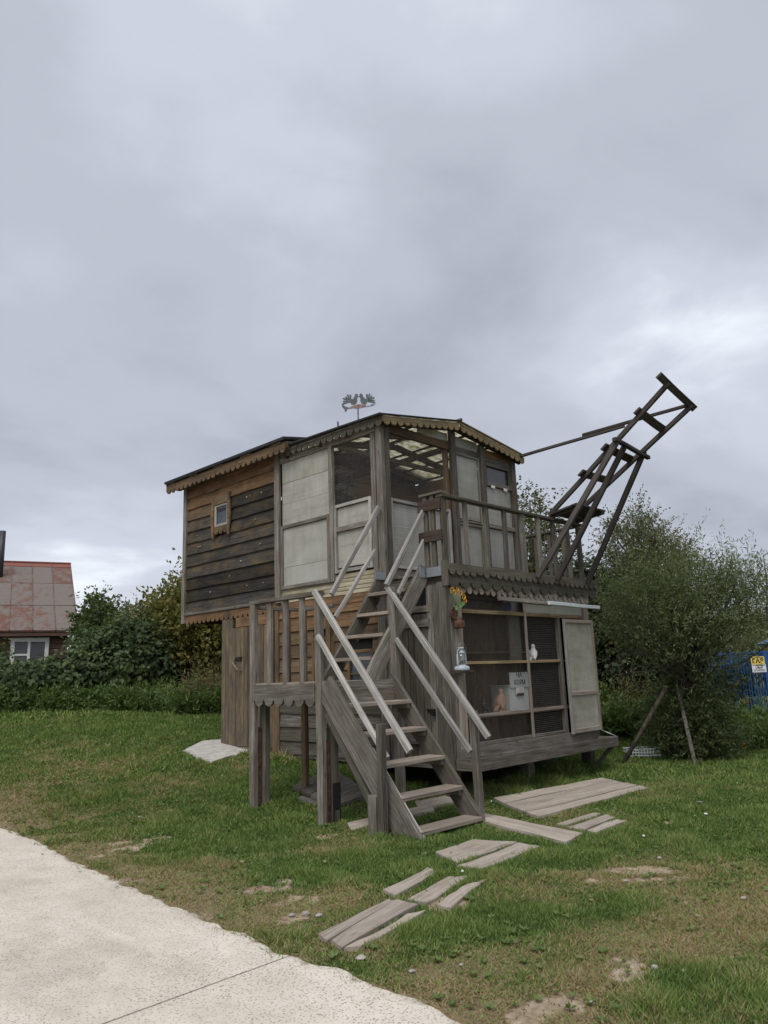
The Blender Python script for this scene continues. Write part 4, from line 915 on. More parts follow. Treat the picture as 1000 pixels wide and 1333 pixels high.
# ------------------------------------------------------------------ BOARDWALK AND GROUND ITEMS
EXC = []          # ground polygons free of grass
def quad_board(name, c4, parent, th=.045, lift=.0, mat='path_wood', z=-.37):
    """a plank on the ground from four picture corners: start-left, end-left, end-right, start-right"""
    P = [Vector(on(a, b_, 2, z)) for a, b_ in c4]
    EXC.append(np.array([p[:2] for p in P]))
    a = (P[0]+P[3])/2; b_ = (P[1]+P[2])/2
    for p in P: p.z = float(hgt(p.x, p.y, True))+.006+lift
    a.z = (P[0].z+P[3].z)/2; b_.z = (P[1].z+P[2].z)/2
    M, L = frame(a, b_, NZ); Mi = M.inverted(); Q = [Mi @ p for p in P]; V = []; F = []
    if Q[0].y < Q[3].y: Q = [Q[3], Q[2], Q[1], Q[0]]
    seg = 5
    for i in range(seg+1):
        t = i/seg; l_ = Q[0].lerp(Q[1], t); r_ = Q[3].lerp(Q[2], t); d_ = (r_-l_).normalized()*(.007 if parent.get('label', '').find('wide boardwalk of') < 0 else .02)
        e1_ = Vector((random.uniform(-.012, .012), random.uniform(-.008, .008), random.uniform(-.005, .005))); e2_ = Vector((random.uniform(-.012, .012), random.uniform(-.008, .008), random.uniform(-.005, .005)))
        l_ = l_+d_+e1_; r_ = r_-d_+e2_; c_ = (r_-l_).normalized()*.006
        V += [l_-Vector((0, 0, th)), l_+Vector((0, 0, th/2-.006)), l_+c_+Vector((0, 0, th/2)), (l_+r_)/2+Vector((0, 0, th/2-.004)), r_-c_+Vector((0, 0, th/2)), r_+Vector((0, 0, th/2-.006)), r_-Vector((0, 0, th))]
    for i in range(seg):
        for j in range(6): F.append((i*7+j, (i+1)*7+j, (i+1)*7+j+1, i*7+j+1)[::-1])
    F.append(tuple(range(7))[::-1]); F.append(tuple(range(seg*7, seg*7+7)))
    return meshobj(name, V, F, mat, parent, M)
def split(c4, n):
    (a, b_, c, d) = [np.array(p, float) for p in c4]
    return [[tuple(a+(d-a)*i/n), tuple(b_+(c-b_)*i/n), tuple(b_+(c-b_)*(i+1)/n), tuple(a+(d-a)*(i+1)/n)] for i in range(n)]
def walk(label, quads, lifts=0.0):
    c = np.mean([on(a, b_, 2, -.36) for q in quads for a, b_ in q], 0)
    T = thing('boardwalk', label, 'boardwalk', (c[0], c[1], float(hgt(c[0], c[1])) if True else 0), 'boardwalk sections on the grass')
    for q in quads: quad_board('plank', q, T, lift=lifts+random.uniform(-.004, .006))
walk('wide boardwalk of long planks in front of the feed tray', split([(642, 1040), (782, 1013), (846, 1025), (701, 1063)], 4), .012)
walk('narrow boardwalk of two planks beside the stair foot', split([(626, 1056), (760, 1082), (736, 1094), (624, 1066)], 2))
walk('three short planks lying below the wide boardwalk', [[(723.1, 1070.4), (774.0, 1054.6), (783.1, 1057.0), (733.7, 1073.3)], [(736.6, 1075.7), (788.4, 1058.4), (800.9, 1062.2), (762.5, 1077.1)], [(763.4, 1078.6), (801.8, 1064.2), (814.3, 1067.0), (775.0, 1081.9)]])
walk('pair of wide planks at the bottom tread of the stairs', [[(565.7, 1106.4), (615.6, 1090.6), (674.2, 1093.9), (594.0, 1121.3)], [(595.4, 1125.1), (673.2, 1095.8), (703.0, 1099.2), (627.1, 1129.9)]])
walk('three gapped planks of the path between stairs and road', [[(498.0, 1155.8), (558.0, 1126.6), (569.5, 1132.8), (515.8, 1163.0)], [(530.2, 1166.4), (581.0, 1138.6), (611.8, 1136.6), (555.6, 1172.6)], [(567.6, 1173.6), (606.0, 1147.7), (633.8, 1141.9), (587.8, 1177.9)]])
walk('three worn planks of the path ending at the road', [[(415.0, 1212.0), (502.8, 1167.8), (514.8, 1169.3), (427.4, 1220.2)], [(428.4, 1220.6), (515.8, 1168.8), (544.6, 1174.1), (446.6, 1230.2)], [(447.1, 1231.2), (528.2, 1188.0), (556.1, 1181.3), (470.6, 1227.4)]])
walk('sunken planks between landing and dovecote wall', [[(352, 1002), (415, 996), (420, 1000), (356, 1007)], [(372, 1012), (470, 1006), (474, 1012), (378, 1018)]])
walk('loose planks lying under the stairs', [[(452, 1070), (560, 1048), (566, 1054), (458, 1078)], [(540, 1046), (590, 1038), (596, 1044), (546, 1054)]])
PT = thing('pallet', 'tilted grey plank platform on the grass under the landing', 'pallet', tuple(on(430, 1045, 2, -.36)))
for q in split([(380, 1042), (432, 1027), (482, 1044), (440, 1054)], 5): quad_board('plank', q, PT, .03, .05, 'grey_wood')
q = [on(a, b_, 2, -.34) for a, b_ in ((392, 1044), (440, 1034), (474, 1044), (436, 1053))]
for a, b_ in ((q[0], q[3]), (q[1], q[2])): board('bearer', (a[0], a[1], float(hgt(a[0], a[1]))+.01), (b_[0], b_[1], float(hgt(b_[0], b_[1]))+.01), .09, .05, NZ, 'grey_wood', PT)
# concrete slab before the far door
sp = [on(a, b_, 2, .03) for a, b_ in ((238, 983), (262, 976), (300, 973), (335, 974), (334, 981), (300, 985), (276, 989), (255, 987))]
sp = [np.array(sp[i])+(np.array(sp[(i+1) % 8])-np.array(sp[i]))*j/4+np.array((random.uniform(-.03, .03), random.uniform(-.03, .03), 0)) for i in range(8) for j in range(4)]
Zs = [float(hgt(p[0], p[1], True)) for p in sp]; k = len(sp)
SL = meshobj('concrete_slab', [(p[0], p[1], z_+.022+random.uniform(-.004, .004)) for p, z_ in zip(sp, Zs)]+[(p[0], p[1], z_-.1) for p, z_ in zip(sp, Zs)], [tuple(range(k-1, -1, -1)), tuple(range(k, 2*k))]+[(i, (i+1) % k, (i+1) % k+k, i+k) for i in range(k)], 'slab_concrete')
tag(SL, 'pale ragged concrete slab on the lawn before the plank door', 'concrete slab'); EXC.append(np.array([p[:2] for p in sp]))
# stones and litter on the ground
def stone(px, py, r, mat='pebble'):
    p = on(px, py, 2, -.38); z = float(hgt(p[0], p[1])); n1_ = 7; V = []
    rr = random.Random(int(px*7+py)); lay = [(.75, -.3), (1, .15), (.65, .5)]
    for k_, h_ in lay:
        for j in range(n1_): a = 2*math.pi*j/n1_; q = r*k_*rr.uniform(.75, 1.25); V.append((q*math.cos(a), q*math.sin(a)*.8, r*h_*.7))
    F = [tuple(range(2*n1_, 3*n1_))]+[(i*n1_+j, i*n1_+(j+1) % n1_, (i+1)*n1_+(j+1) % n1_, (i+1)*n1_+j) for i in range(2) for j in range(n1_)]
    return meshobj('stone', V, F, mat, None, Matrix.Translation((p[0], p[1], z+.01)))
for px_, py_, r, lb in ((182, 1067, .05, 'pale stone on the road verge beside the brown worn patch'), (172, 1064, .03, 'small chip of stone next to the pale stone on the verge'),
        (890, 1258, .035, 'lone pale stone in dry grass far from the road'), (770, 1299, .03, 'small pale stone in the dry grass near the road slab'), (852, 1254, .05, 'flat stone on the small bare patch of lawn'), (536, 1259, .035, 'pale stone between the path end and the road edge'),
        (858, 1112, .04, 'stone on the upper rim of the large bare patch'), (815, 1143, .03, 'small stone below the large bare patch'), (968, 1165, .045, 'flat stone in the brown grass right of the bare patch'),
        (398, 1185, .06, 'largest flat stone of the rubble by the path end'), (415, 1187, .05, 'rubble stone touching the worn path planks'), (380, 1187, .045, 'rubble stone on the road side of the path end'), (300, 1095, .02, 'tiny stone in the green tuft before the landing'),
        (470, 1242, .06, 'long pale stone against the end of the path'), (600, 1250, .025, 'tiny stone in the straw-coloured grass by the path')):
    tag(stone(px_, py_, r*.62), lb, 'stone', 'pale stones in the grass')
for px_, py_ in ((640, 1043), (688, 1031), (693, 1028), (776, 1053), (602, 1134), (911, 1043), (919, 1058), (904, 1061), (650, 1034), (838, 1086), (705, 1030), (960, 1020)):
    p = on(px_, py_, 2, -.37); a_ = random.uniform(0, 6.28); M_ = Matrix.Translation((p[0], p[1], float(hgt(p[0], p[1]))+.035)) @ Matrix.Rotation(a_, 4, 'Z') @ Matrix.Rotation(random.uniform(.5, 1.1), 4, 'X')
    tag(extrude('feather', [(-.035, 0), (-.015, -.01), (.02, -.009), (.035, 0), (.02, .008), (-.015, .009)], .002, M_, 'dove_white', None), 'small white feather lying in the grass by the boardwalk', 'feather', 'white feathers in the grass')
# white crate
cc = on(836, 985, 2, -.36); CR = thing('white_crate', 'flat white plastic lattice crate lying by the willow', 'crate', tuple(cc))
zg = float(hgt(cc[0], cc[1])); ax_ = Vector((_r0[0], _r0[1], 0)); bx_ = Vector((_f[0], _f[1], 0)).normalized(); o = Vector((cc[0], cc[1], zg))
for j in range(3):
    for s in (-1, 1): board('rim_bar', o+bx_*s*.16-ax_*.28+Vector((0, 0, .03+j*.055)), o+bx_*s*.16+ax_*.28+Vector((0, 0, .03+j*.055)), .02, .014, NZ, 'white_plastic', CR); board('rim_bar', o+ax_*s*.28-bx_*.16+Vector((0, 0, .03+j*.055)), o+ax_*s*.28+bx_*.16+Vector((0, 0, .03+j*.055)), .02, .014, NZ, 'white_plastic', CR)
for k in range(-5, 6):
    for s in (-1, 1): board('slat', o+bx_*s*.165+ax_*k*.052+Vector((0, 0, .0)), o+bx_*s*.165+ax_*k*.052+Vector((0, 0, .15)), .012, .01, bx_, 'white_plastic', CR)

# ------------------------------------------------------------------ VEGETATION
def unit(v): return v/np.maximum(np.linalg.norm(v, axis=-1, keepdims=True), 1e-9)
def leaf_quads(B, Dr, Nn, L, W, tint):
    """diamond leaves: base B, direction Dr, surface normal Nn, length L, width W (arrays)"""
    side = unit(np.cross(Dr, Nn)); nn = np.cross(side, Dr); L = L[:, None]; W = W[:, None]
    mid = B+Dr*L*.45-nn*L*.04
    V = np.stack([B, mid+side*W*.5, B+Dr*L, mid-side*W*.5], 1).reshape(-1, 3)
    F = np.arange(len(V)).reshape(-1, 4)
    return V, F, tint
def shoots(bl, n, slen, per, ll, lw, up=.5, rnd=.5, shell=.55, droop=0., seed=1, tone=(.1, .9), along=.7):
    r = np.random.default_rng(seed); bl = np.array(bl, float); vol = bl[:, 3]*bl[:, 4]*bl[:, 5]; pick = r.choice(len(bl), n, p=vol/vol.sum())
    d = unit(r.normal(size=(n, 3))); rad = shell+(1-shell)*r.random(n)**.7
    lump = 1+.16*np.sin(d[:, 0]*7+pick)+.14*np.sin(d[:, 2]*9+d[:, 1]*6)
    c = bl[pick, :3]+d*bl[pick, 3:6]*(rad*lump)[:, None]
    sd = unit(d*np.array([1, 1, .7])+np.array([0, 0, up])+r.normal(size=(n, 3))*rnd)
    sl = slen*(.5+r.random(n)); st = r.random(n)
    t = (np.arange(per)+.5)/per
    B = c[:, None]+sd[:, None]*(sl[:, None]*t[None, :])[:, :, None]*1.0
    B[:, :, 2] -= droop*(sl[:, None]*t[None, :])**2
    m_ = n*per; B = B.reshape(-1, 3)+r.normal(size=(m_, 3))*ll*.25
    SD = np.repeat(sd, per, 0); Dr = unit(SD*along+r.normal(size=(m_, 3))*.75+np.array([0, 0, -droop*.5])); Nn = unit(r.normal(size=(m_, 3))+np.array([0, 0, .8]))
    tn = np.clip(tone[0]+(tone[1]-tone[0])*(.5*np.repeat(st, per)+.5*r.random(m_)), 0, 1)
    return leaf_quads(B, Dr, Nn, ll*(.6+.8*r.random(m_)), lw*(.6+.8*r.random(m_)), tn), c, sd, sl
def skin(bl, n, ll, lw, seed=1, thick=.12, tone=(.1, .9), hang=.6, lump=.15):
    """broad leaves lying over the surface of ellipsoids (climbers, dense bushes)"""
    r = np.random.default_rng(seed); bl = np.array(bl, float); ar = (bl[:, 3]*bl[:, 5]+bl[:, 4]*bl[:, 5]+bl[:, 3]*bl[:, 4]); pick = r.choice(len(bl), n, p=ar/ar.sum())
    d = unit(r.normal(size=(n, 3))); q = bl[pick, :3]
    lm = 1+lump*(np.sin(d[:, 0]*8+pick*2)+np.sin(d[:, 2]*11+d[:, 1]*7)+np.sin(d[:, 1]*15+d[:, 0]*13)*.6)
    c = q+d*bl[pick, 3:6]*lm[:, None]-d*(np.abs(r.normal(size=n))*thick)[:, None]
    Nn = unit(d+r.normal(size=(n, 3))*.55+np.array([0, 0, .35])); Dr = unit(r.normal(size=(n, 3))*.6+np.array([0, 0, -hang])); Dr = unit(Dr-Nn*np.sum(Dr*Nn, 1, keepdims=True))
    tn = tone[0]+(tone[1]-tone[0])*(r.random(n)*.6+.4*(.5+.5*np.sin(c[:, 0]*3.1)*np.sin(c[:, 1]*2.7+c[:, 2]*3.3)))
    return leaf_quads(c, Dr, Nn, ll*(.6+.8*r.random(n)), lw*(.6+.8*r.random(n)), np.clip(tn, 0, 1))
def join(parts):
    V = []; F = []; T = []; k = 0
    for v, f, t in parts: V.append(v); F.append(f+k); T.append(t); k += len(v)
    return np.concatenate(V), np.concatenate(F), np.concatenate(T)
def limbs(name, segs, mat, parent, sides=6):
    V = []; F = []
    for pts, r0, r1 in segs:
        n = len(pts); k = len(V)
        for i, p in enumerate(pts):
            p = Vector(p); d = Vector(pts[min(i+1, n-1)])-Vector(pts[max(i-1, 0)]); d.normalize(); a = d.orthogonal().normalized(); b_ = d.cross(a); rr = r0+(r1-r0)*i/(n-1)
            for j in range(sides): t = 2*math.pi*j/sides; V.append(p+(a*math.cos(t)+b_*math.sin(t))*rr)
        for i in range(n-1):
            for j in range(sides): F.append((k+i*sides+j, k+i*sides+(j+1) % sides, k+(i+1)*sides+(j+1) % sides, k+(i+1)*sides+j))
    return meshobj(name, V, F, mat, parent, smooth=True)
def ground_at(px, depth):
    p = at(px, 900, depth); return np.array([p[0], p[1], float(hgt(p[0], p[1]))])
def branchy(base, top, cs, n, r0, seed, bend=.15):
    rr = random.Random(seed); segs = []; base = np.array(base); top = np.array(top)
    tp = [base+(top-base)*t+np.array([rr.uniform(-bend, bend)*t, rr.uniform(-bend, bend)*t, 0]) for t in (0, .3, .6, 1.0)]; tp[0][2] -= .1
    segs.append((tp, r0, r0*.35))
    for i in range(n):
        e = cs[rr.randrange(len(cs))]; t = rr.uniform(.5, .97); k = t*3; i0 = min(2, int(k)); s = tp[i0]+(tp[i0+1]-tp[i0])*(k-i0)
        m_ = s+(e-s)*.5+np.array([rr.uniform(-.15, .15), rr.uniform(-.15, .15), -.08*np.linalg.norm(e-s)])
        segs.append(([s, m_, e], r0*.32*(1-.5*t), r0*.07))
    return segs
def tree(name, label, cat, base, top, bl, mat, bark='bark', r0=.07, nb=40, group=None, seed=1, **kw):
    T = thing(name, label, cat, tuple(base), group)
    (V, F, t), c, sd, sl = shoots(bl, seed=seed, **kw)
    npmesh('crown', V, F, t, mat, T)
    limbs('trunk', branchy(base, top, c+sd*sl[:, None]*.5, nb, r0, seed), bark, T)
    return T
def B(px, py, depth, rx, rz, ry=None): c = at(px, py, depth); return (c[0], c[1], c[2], rx, ry or rx, rz)
# willow with stakes, right of the dovecote
wb_ = ground_at(888, 13.3)
bw1 = [B(880, 815, 13.2, 1.05, .85), B(845, 800, 13.5, .75, .8), B(945, 795, 13.2, .75, .6), B(900, 775, 13.3, .8, .6), B(985, 775, 13.0, .7, .5), B(900, 850, 13.2, .6, .4), B(1015, 790, 13.1, .5, .45)]
tree('willow_tree', 'bushy narrow-leaved willow with long arching shoots propped by stakes', 'tree', wb_, at(890, 815, 13.3), bw1, 'willow_leaf', r0=.09, nb=90, seed=3, n=2000, slen=.7, per=17, ll=.085, lw=.0165, up=.95, rnd=.45, shell=.25, droop=.15, tone=(.05, 1.0))
low = [B(905, 925, 13.2, .55, .75), B(915, 960, 13.1, .5, .4), B(880, 945, 13.4, .5, .5), B(935, 968, 13.0, .35, .25)]
tree('willow_bush', 'dark dense willow undergrowth around the foot of the staked willow', 'bush', ground_at(905, 13.1), at(905, 930, 13.2), low, 'willow_leaf', r0=.04, nb=30, seed=5, n=1500, slen=.35, per=15, ll=.085, lw=.019, up=.5, rnd=.6, shell=.3, droop=.4, tone=(.0, .7))
for (a, b_), lb in ((((805, 986), (868, 893)), 'dark leaning stake propping the willow from the dovecote side'), (((907, 999), (880, 885)), 'pale leaning stake propping the willow beside its bush')):
    g0 = on(*a, 2, float(hgt(5, -.5))) if 'pale' in lb else at(*a, 12.6); g0[2] = float(hgt(g0[0], g0[1])); g1 = at(*b_, 13.2 if 'pale' in lb else 12.7); o = tube('stake', [g0-np.array((0, 0, .1)), g1], [.038, .03], 'stake_wood' if 'pale' in lb else 'bark', None, 8); tag(o, lb, 'stake')
# silvery tree behind
tb = ground_at(850, 19)
tree('shrub_tree', 'tall grey-green tree with ragged top behind the willow', 'tree', tb, at(845, 700, 19), [B(825, 715, 19, .75, .8), B(858, 740, 19, .85, .9), B(840, 790, 19, 1.0, 1.0), B(808, 765, 19.2, .65, .8), B(832, 690, 19, .45, .5), B(850, 850, 19, 1.0, .9)], 'shrub_leaf', r0=.12, nb=110, seed=8, n=3000, slen=.5, per=15, ll=.075, lw=.034, up=.55, rnd=.5, shell=.35, droop=.05, tone=(.1, 1.0))
# birch behind the dovecote
tree('birch_tree', 'thin airy birch showing between dovecote and perch ladder', 'tree', ground_at(700, 21), at(695, 650, 21), [B(690, 690, 21, .7, 1.1), B(712, 730, 21, .8, 1.0), B(684, 650, 21, .35, .5), B(700, 780, 21, 1.0, 1.0)], 'birch_leaf', 'birch_bark', r0=.08, nb=60, seed=12, n=1150, slen=.5, per=9, ll=.085, lw=.06, up=.1, rnd=.6, shell=.3, droop=.35, tone=(.1, 1))
# ivy-clad hedge beside the dovecote
IV = thing('ivy_hedge', 'dark ivy-covered wall of foliage beside the dovecote', 'hedge', tuple(ground_at(810, 16.5)))
ivb = [B(805, 850, 16.8, .75, 1.75), B(790, 800, 16.8, .55, .95), B(835, 870, 17.0, .8, 1.2), B(765, 830, 17, .6, 1.6), B(870, 890, 17.5, .9, .9), B(745, 770, 17.4, .8, .8), B(920, 890, 18.2, 1.0, .8)]
V, F, t = join([skin(ivb, 26000, .1, .085, 21, .15, (.0, .93)), skin(ivb, 1500, .1, .09, 22, .05, (.85, 1.0))]); npmesh('foliage', V, F, t, 'ivy_leaf', IV)
limbs('stems', [([ground_at(760+i*18, 16.9)-np.array((0, 0, .1)), at(760+i*18+random.uniform(-8, 8), 880, 16.9), at(765+i*15, 800+i*8, 16.9)], .04, .015) for i in range(8)], 'bark', IV)
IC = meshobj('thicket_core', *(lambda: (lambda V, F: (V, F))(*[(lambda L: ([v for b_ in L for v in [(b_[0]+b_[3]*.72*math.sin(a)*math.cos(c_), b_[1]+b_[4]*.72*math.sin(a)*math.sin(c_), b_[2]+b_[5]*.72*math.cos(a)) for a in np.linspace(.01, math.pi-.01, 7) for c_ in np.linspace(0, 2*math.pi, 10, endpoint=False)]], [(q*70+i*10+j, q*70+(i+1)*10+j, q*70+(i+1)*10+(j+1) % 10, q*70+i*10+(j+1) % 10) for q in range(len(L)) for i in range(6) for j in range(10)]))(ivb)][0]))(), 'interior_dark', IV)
# weeds and flowers by the ivy
def weeds(name, label, bl, n, mat, seed, ll=.14, lw=.035, slen=.3, per=8, up=1.1, tone=(.1, .9)):
    (V, F, t), *_ = shoots(bl, n=n, slen=slen, per=per, ll=ll, lw=lw, up=up, rnd=.4, shell=.1, seed=seed, tone=tone)
    o = npmesh(name, V, F, t, mat); tag(o, label, 'weeds', None, 'stuff'); return o
def low_strip(pxs, depth, h, rx):
    out = []
    for p in pxs: q = ground_at(p, depth); out.append((q[0], q[1], q[2]+h*.3, rx, rx, h*.7))
    return out
weeds('weeds', 'green weeds growing between the dovecote and the willow', low_strip(range(775, 880, 12), 15.4, .55, .35)+low_strip(range(760, 860, 14), 16, .8, .3), 1500, 'weed_leaf', 31)
weeds('weeds', 'rough weeds at the foot of the blue gas fence', low_strip(range(890, 1060, 14), 16.5, .32, .35)+low_strip(range(930, 1040, 14), 14.6, .25, .3), 1400, 'weed_leaf', 32, tone=(.2, 1))
weeds('dry_stalks', 'brown dry seed stalks standing among the weeds by the ivy', low_strip(range(800, 845, 8), 15.8, 1.0, .15), 160, 'straw_blade', 33, .06, .02, .7, 14, 2.5)
fs = on(969, 971, 2, .0); fd = 13.0; fp = at(969, 971, fd); FS = thing('sunflower', 'single small orange and dark flower in the weeds below the gas fence', 'flower', (fp[0], fp[1], float(hgt(fp[0], fp[1]))))
tube('stem', [(fp[0], fp[1], float(hgt(fp[0], fp[1]))-.03), tuple(fp)], .006, 'stem_green', FS, 5)
Mf, _ = frame(fp-_r0*.1, fp+_r0*.1, -_f); n = 16
extrude('petals', [((.055 if i % 2 else .045)*math.cos(2*math.pi*i/n), (.055 if i % 2 else .045)*math.sin(2*math.pi*i/n)) for i in range(n)], .006, Mf, 'petal_dark', FS); Mf2 = Mf.copy(); Mf2.translation += Mf.col[2].to_3d()*.006; extrude('disc', [(.028*math.cos(2*math.pi*i/12), .028*math.sin(2*math.pi*i/12)) for i in range(12)], .008, Mf2, 'slot_dark', FS)
# left: vine mound, shrubs, yellowing tree
VH = thing('vine_thicket', 'dark green vine thicket of broad leaves before the wooden house', 'hedge', tuple(ground_at(120, 19.5)))
vb_ = [B(40, 888, 18.6, .9, .55), B(5, 890, 18.6, .8, .6), B(85, 885, 18.8, .8, .6), B(112, 872, 19.0, .7, .7), B(140, 855, 19.4, .7, .8), B(165, 842, 19.6, .75, .85), B(190, 850, 19.7, .7, .8), B(205, 868, 19.5, .6, .75), B(150, 875, 19.1, .9, .6), B(-60, 890, 18.6, 1.2, .7), B(112, 855, 21, .4, .5), B(-10, 860, 21, .45, .6), B(118, 838, 20.4, .5, .45), B(178, 820, 20.3, .45, .4), B(70, 876, 19, .5, .4)]
V, F, t = join([skin(vb_, 32000, .105, .085, 41, .26, (.0, .9), .9, .18), skin(vb_, 5000, .13, .11, 42, .05, (.3, 1.0), .9, .24)]); npmesh('foliage', V, F, t, 'vine_leaf', VH)
limbs('stems', [([ground_at(10+i*22, 19.3)-np.array((0, 0, .1)), at(12+i*22, 880, 19.4), at(20+i*20, 855, 19.6)], .03, .01) for i in range(10)], 'bark', VH)
tree('green_shrub', 'green leafy shrub rising between the house and the vine thicket', 'bush', ground_at(125, 23), at(125, 800, 23), [B(126, 812, 23, .45, .5), B(145, 825, 23, .6, .5), B(118, 795, 23, .2, .4), B(165, 835, 23, .6, .45), B(118, 838, 23, .4, .6), B(168, 815, 23.5, .2, .35), B(135, 790, 23, .2, .35)], 'vine_leaf', r0=.06, nb=50, seed=44, n=1500, slen=.4, per=10, ll=.13, lw=.07, up=.7, rnd=.5, shell=.3, tone=(.3, 1))
tree('yellow_tree', 'yellowing leafy tree standing behind the overhanging loft', 'tree', ground_at(262, 20.5), at(255, 790, 20.5), [B(255, 800, 20.5, .9, .9), B(285, 830, 20.3, .9, 1.0), B(232, 830, 20.8, .7, .7), B(262, 860, 20.3, .8, .6), B(245, 765, 20.6, .35, .5), B(262, 755, 20.6, .3, .4), B(225, 790, 21, .45, .35), B(300, 850, 20.4, .7, .8)], 'yellow_leaf', r0=.09, nb=80, seed=46, n=2700, slen=.45, per=10, ll=.12, lw=.075, up=.5, rnd=.6, shell=.35, tone=(.05, 1))
tree('green_shrub', 'olive shrub filling the gap between vine thicket and yellowing tree', 'bush', ground_at(200, 22), at(200, 810, 22), [B(195, 825, 22, .8, .6), B(215, 810, 22, .6, .5), B(180, 830, 22, .6, .5), B(182, 805, 22, .2, .4)], 'shrub_leaf', r0=.05, nb=40, seed=47, n=1200, slen=.4, per=10, ll=.12, lw=.06, up=.7, rnd=.5, shell=.3, tone=(.1, 1))
weeds('hedge_weeds', 'bright green nettles and weeds along the foot of the thicket', low_strip(range(-60, 250, 13), 17.9, .42, .3)+low_strip(range(90, 240, 15), 18.6, .5, .3), 3000, 'weed_leaf', 51, .11, .035, .22, 8, 1.0)
weeds('tall_dry_grass', 'pale tall seeding grass beside the loft end of the dovecote', low_strip(range(248, 300, 7), 17.6, .75, .25), 420, 'straw_blade', 52, .13, .014, .5, 9, 1.6)
weeds('tall_dry_grass', 'green weeds mixed in the tall dry grass by the loft', low_strip(range(235, 320, 8), 17.4, .5, .25), 700, 'weed_leaf', 53, .12, .03, .3, 8, 1.2)
# old dark picket fence
FN = thing('picket_fence', 'old dark wooden picket fence half hidden beside the vine thicket', 'fence', tuple(ground_at(232, 19.8)))
for i in range(12):
    q = ground_at(205+i*7.2, 19.8); board('picket', (q[0], q[1], q[2]-.05), (q[0], q[1], q[2]+.95+random.uniform(-.06, .05)), .09, .025, tuple(-_f), 'dark_wood', FN)
for hh in (.3, .8): a = ground_at(200, 19.83); b_ = ground_at(290, 19.83); board('fence_rail', (a[0], a[1], a[2]+hh), (b_[0], b_[1], b_[2]+hh), .06, .04, NZ, 'dark_wood', FN)
# distant woods closing the horizon
fw = []
for i in range(150):
    a = YAW+R(-75+150*i/149); rr = 62+9*math.sin(i*1.7)+6*math.sin(i*.53); x = CAM[0]+rr*math.cos(a); y = CAM[1]+rr*math.sin(a); hh = 2.0+.5*math.sin(i*.9)+.5*math.sin(i*2.3)
    fw.append((x, y, float(hgt(x, y))+hh*.45, 2.6, 2.6, hh))
V, F, t = skin(fw, 42000, .55, .45, 61, .4, (0, 1), .2, .12); o = npmesh('distant_woods', V, F, t, 'far_leaf'); tag(o, 'far line of trees closing the horizon', 'woods', None, 'stuff')
nearb = [B(960, 838, 27, 1.3, .7), B(1000, 832, 27, 1.4, .9), B(1040, 835, 27, 1.5, .9), B(925, 845, 27, 1.3, .8), B(985, 850, 25, 1.4, .7), B(1050, 850, 25, 1.5, .8), B(880, 850, 27, 1.4, .9)]
tree('green_shrub', 'brownish bushes on the rise behind the blue gas fence', 'bush', ground_at(980, 26), at(980, 845, 26), nearb, 'shrub_leaf', r0=.06, nb=50, seed=63, n=2200, slen=.4, per=10, ll=.14, lw=.07, up=.5, rnd=.6, shell=.35, tone=(.2, 1))

# ------------------------------------------------------------------ GAS ENCLOSURE
gd = 17.4
def gpt(px, dz=0, depth=gd):
    q = ground_at(px, depth); return Vector((q[0], q[1], q[2]+dz))
def fence(label, p0, p1, nbar, zt):
    a = ground_at(p0, gd); T = thing('gas_fence', label, 'fence', tuple(a), 'blue steel fence panels of the gas enclosure')
    A = gpt(p0); Bp = gpt(p1); A.z = min(A.z, Bp.z)-.05; Bp.z = A.z
    up = Vector((0, 0, zt-A.z))
    for P_ in (A, Bp): board('fence_post', P_, P_+up, .09, .09, tuple(-_f), 'blue_paint', T)
    for k in (.985, .12): board('fence_rail', A+up*k, Bp+up*k, .06, .04, NZ, 'blue_paint', T)
    for i in range(1, nbar): q = A.lerp(Bp, i/nbar); board('fence_bar', q+up*.08, q+up*1.0, .022, .022, tuple(-_f), 'blue_paint', T)
ztop = at(975, 848, gd)[2]
fence('blue steel bar fence panel carrying the gas sign', 958, 1001, 12, ztop)
fence('blue steel bar fence panel overgrown by the willow', 905, 957, 14, ztop-.02)
fence('blue steel bar fence panel beyond the gas cabinet', 1002, 1060, 14, ztop)
GC = thing('gas_cabinet', 'yellow gas cabinet with a blue pitched roof behind the fence', 'gas cabinet', tuple(ground_at(1040, 18.6)))
def gb(px, py, d=18.6): return Vector(at(px, py, d))
cb = Vector(ground_at(1028, 18.9)); hx_ = Vector((_r0[0], _r0[1], 0)); hf = Vector((_f[0], _f[1], 0)).normalized(); ztc = at(1000, 838, 18.6)[2]
M_, _ = frame(cb-hx_*.4+Vector((0, 0, 0)), cb+hx_*.4, -hf)
body = board('cabinet_body', cb-Vector((0, 0, .1)), Vector((cb.x, cb.y, ztc)), .75, .6, tuple(-hf), 'yellow_paint', GC)
pk = Vector((cb.x, cb.y, ztc+.18))
for s in (-1, 1): board('roof_panel', pk, Vector((cb.x, cb.y, ztc+.0))+hx_*s*.5, .8, .04, (hx_.x*s*.3, hx_.y*s*.3, 1), 'blue_paint', GC)
for s in (-1, 1): board('frame_edge', cb+hx_*s*.37-hf*.31, Vector((cb.x, cb.y, ztc))+hx_*s*.37-hf*.31, .06, .03, tuple(-hf), 'blue_paint', GC)
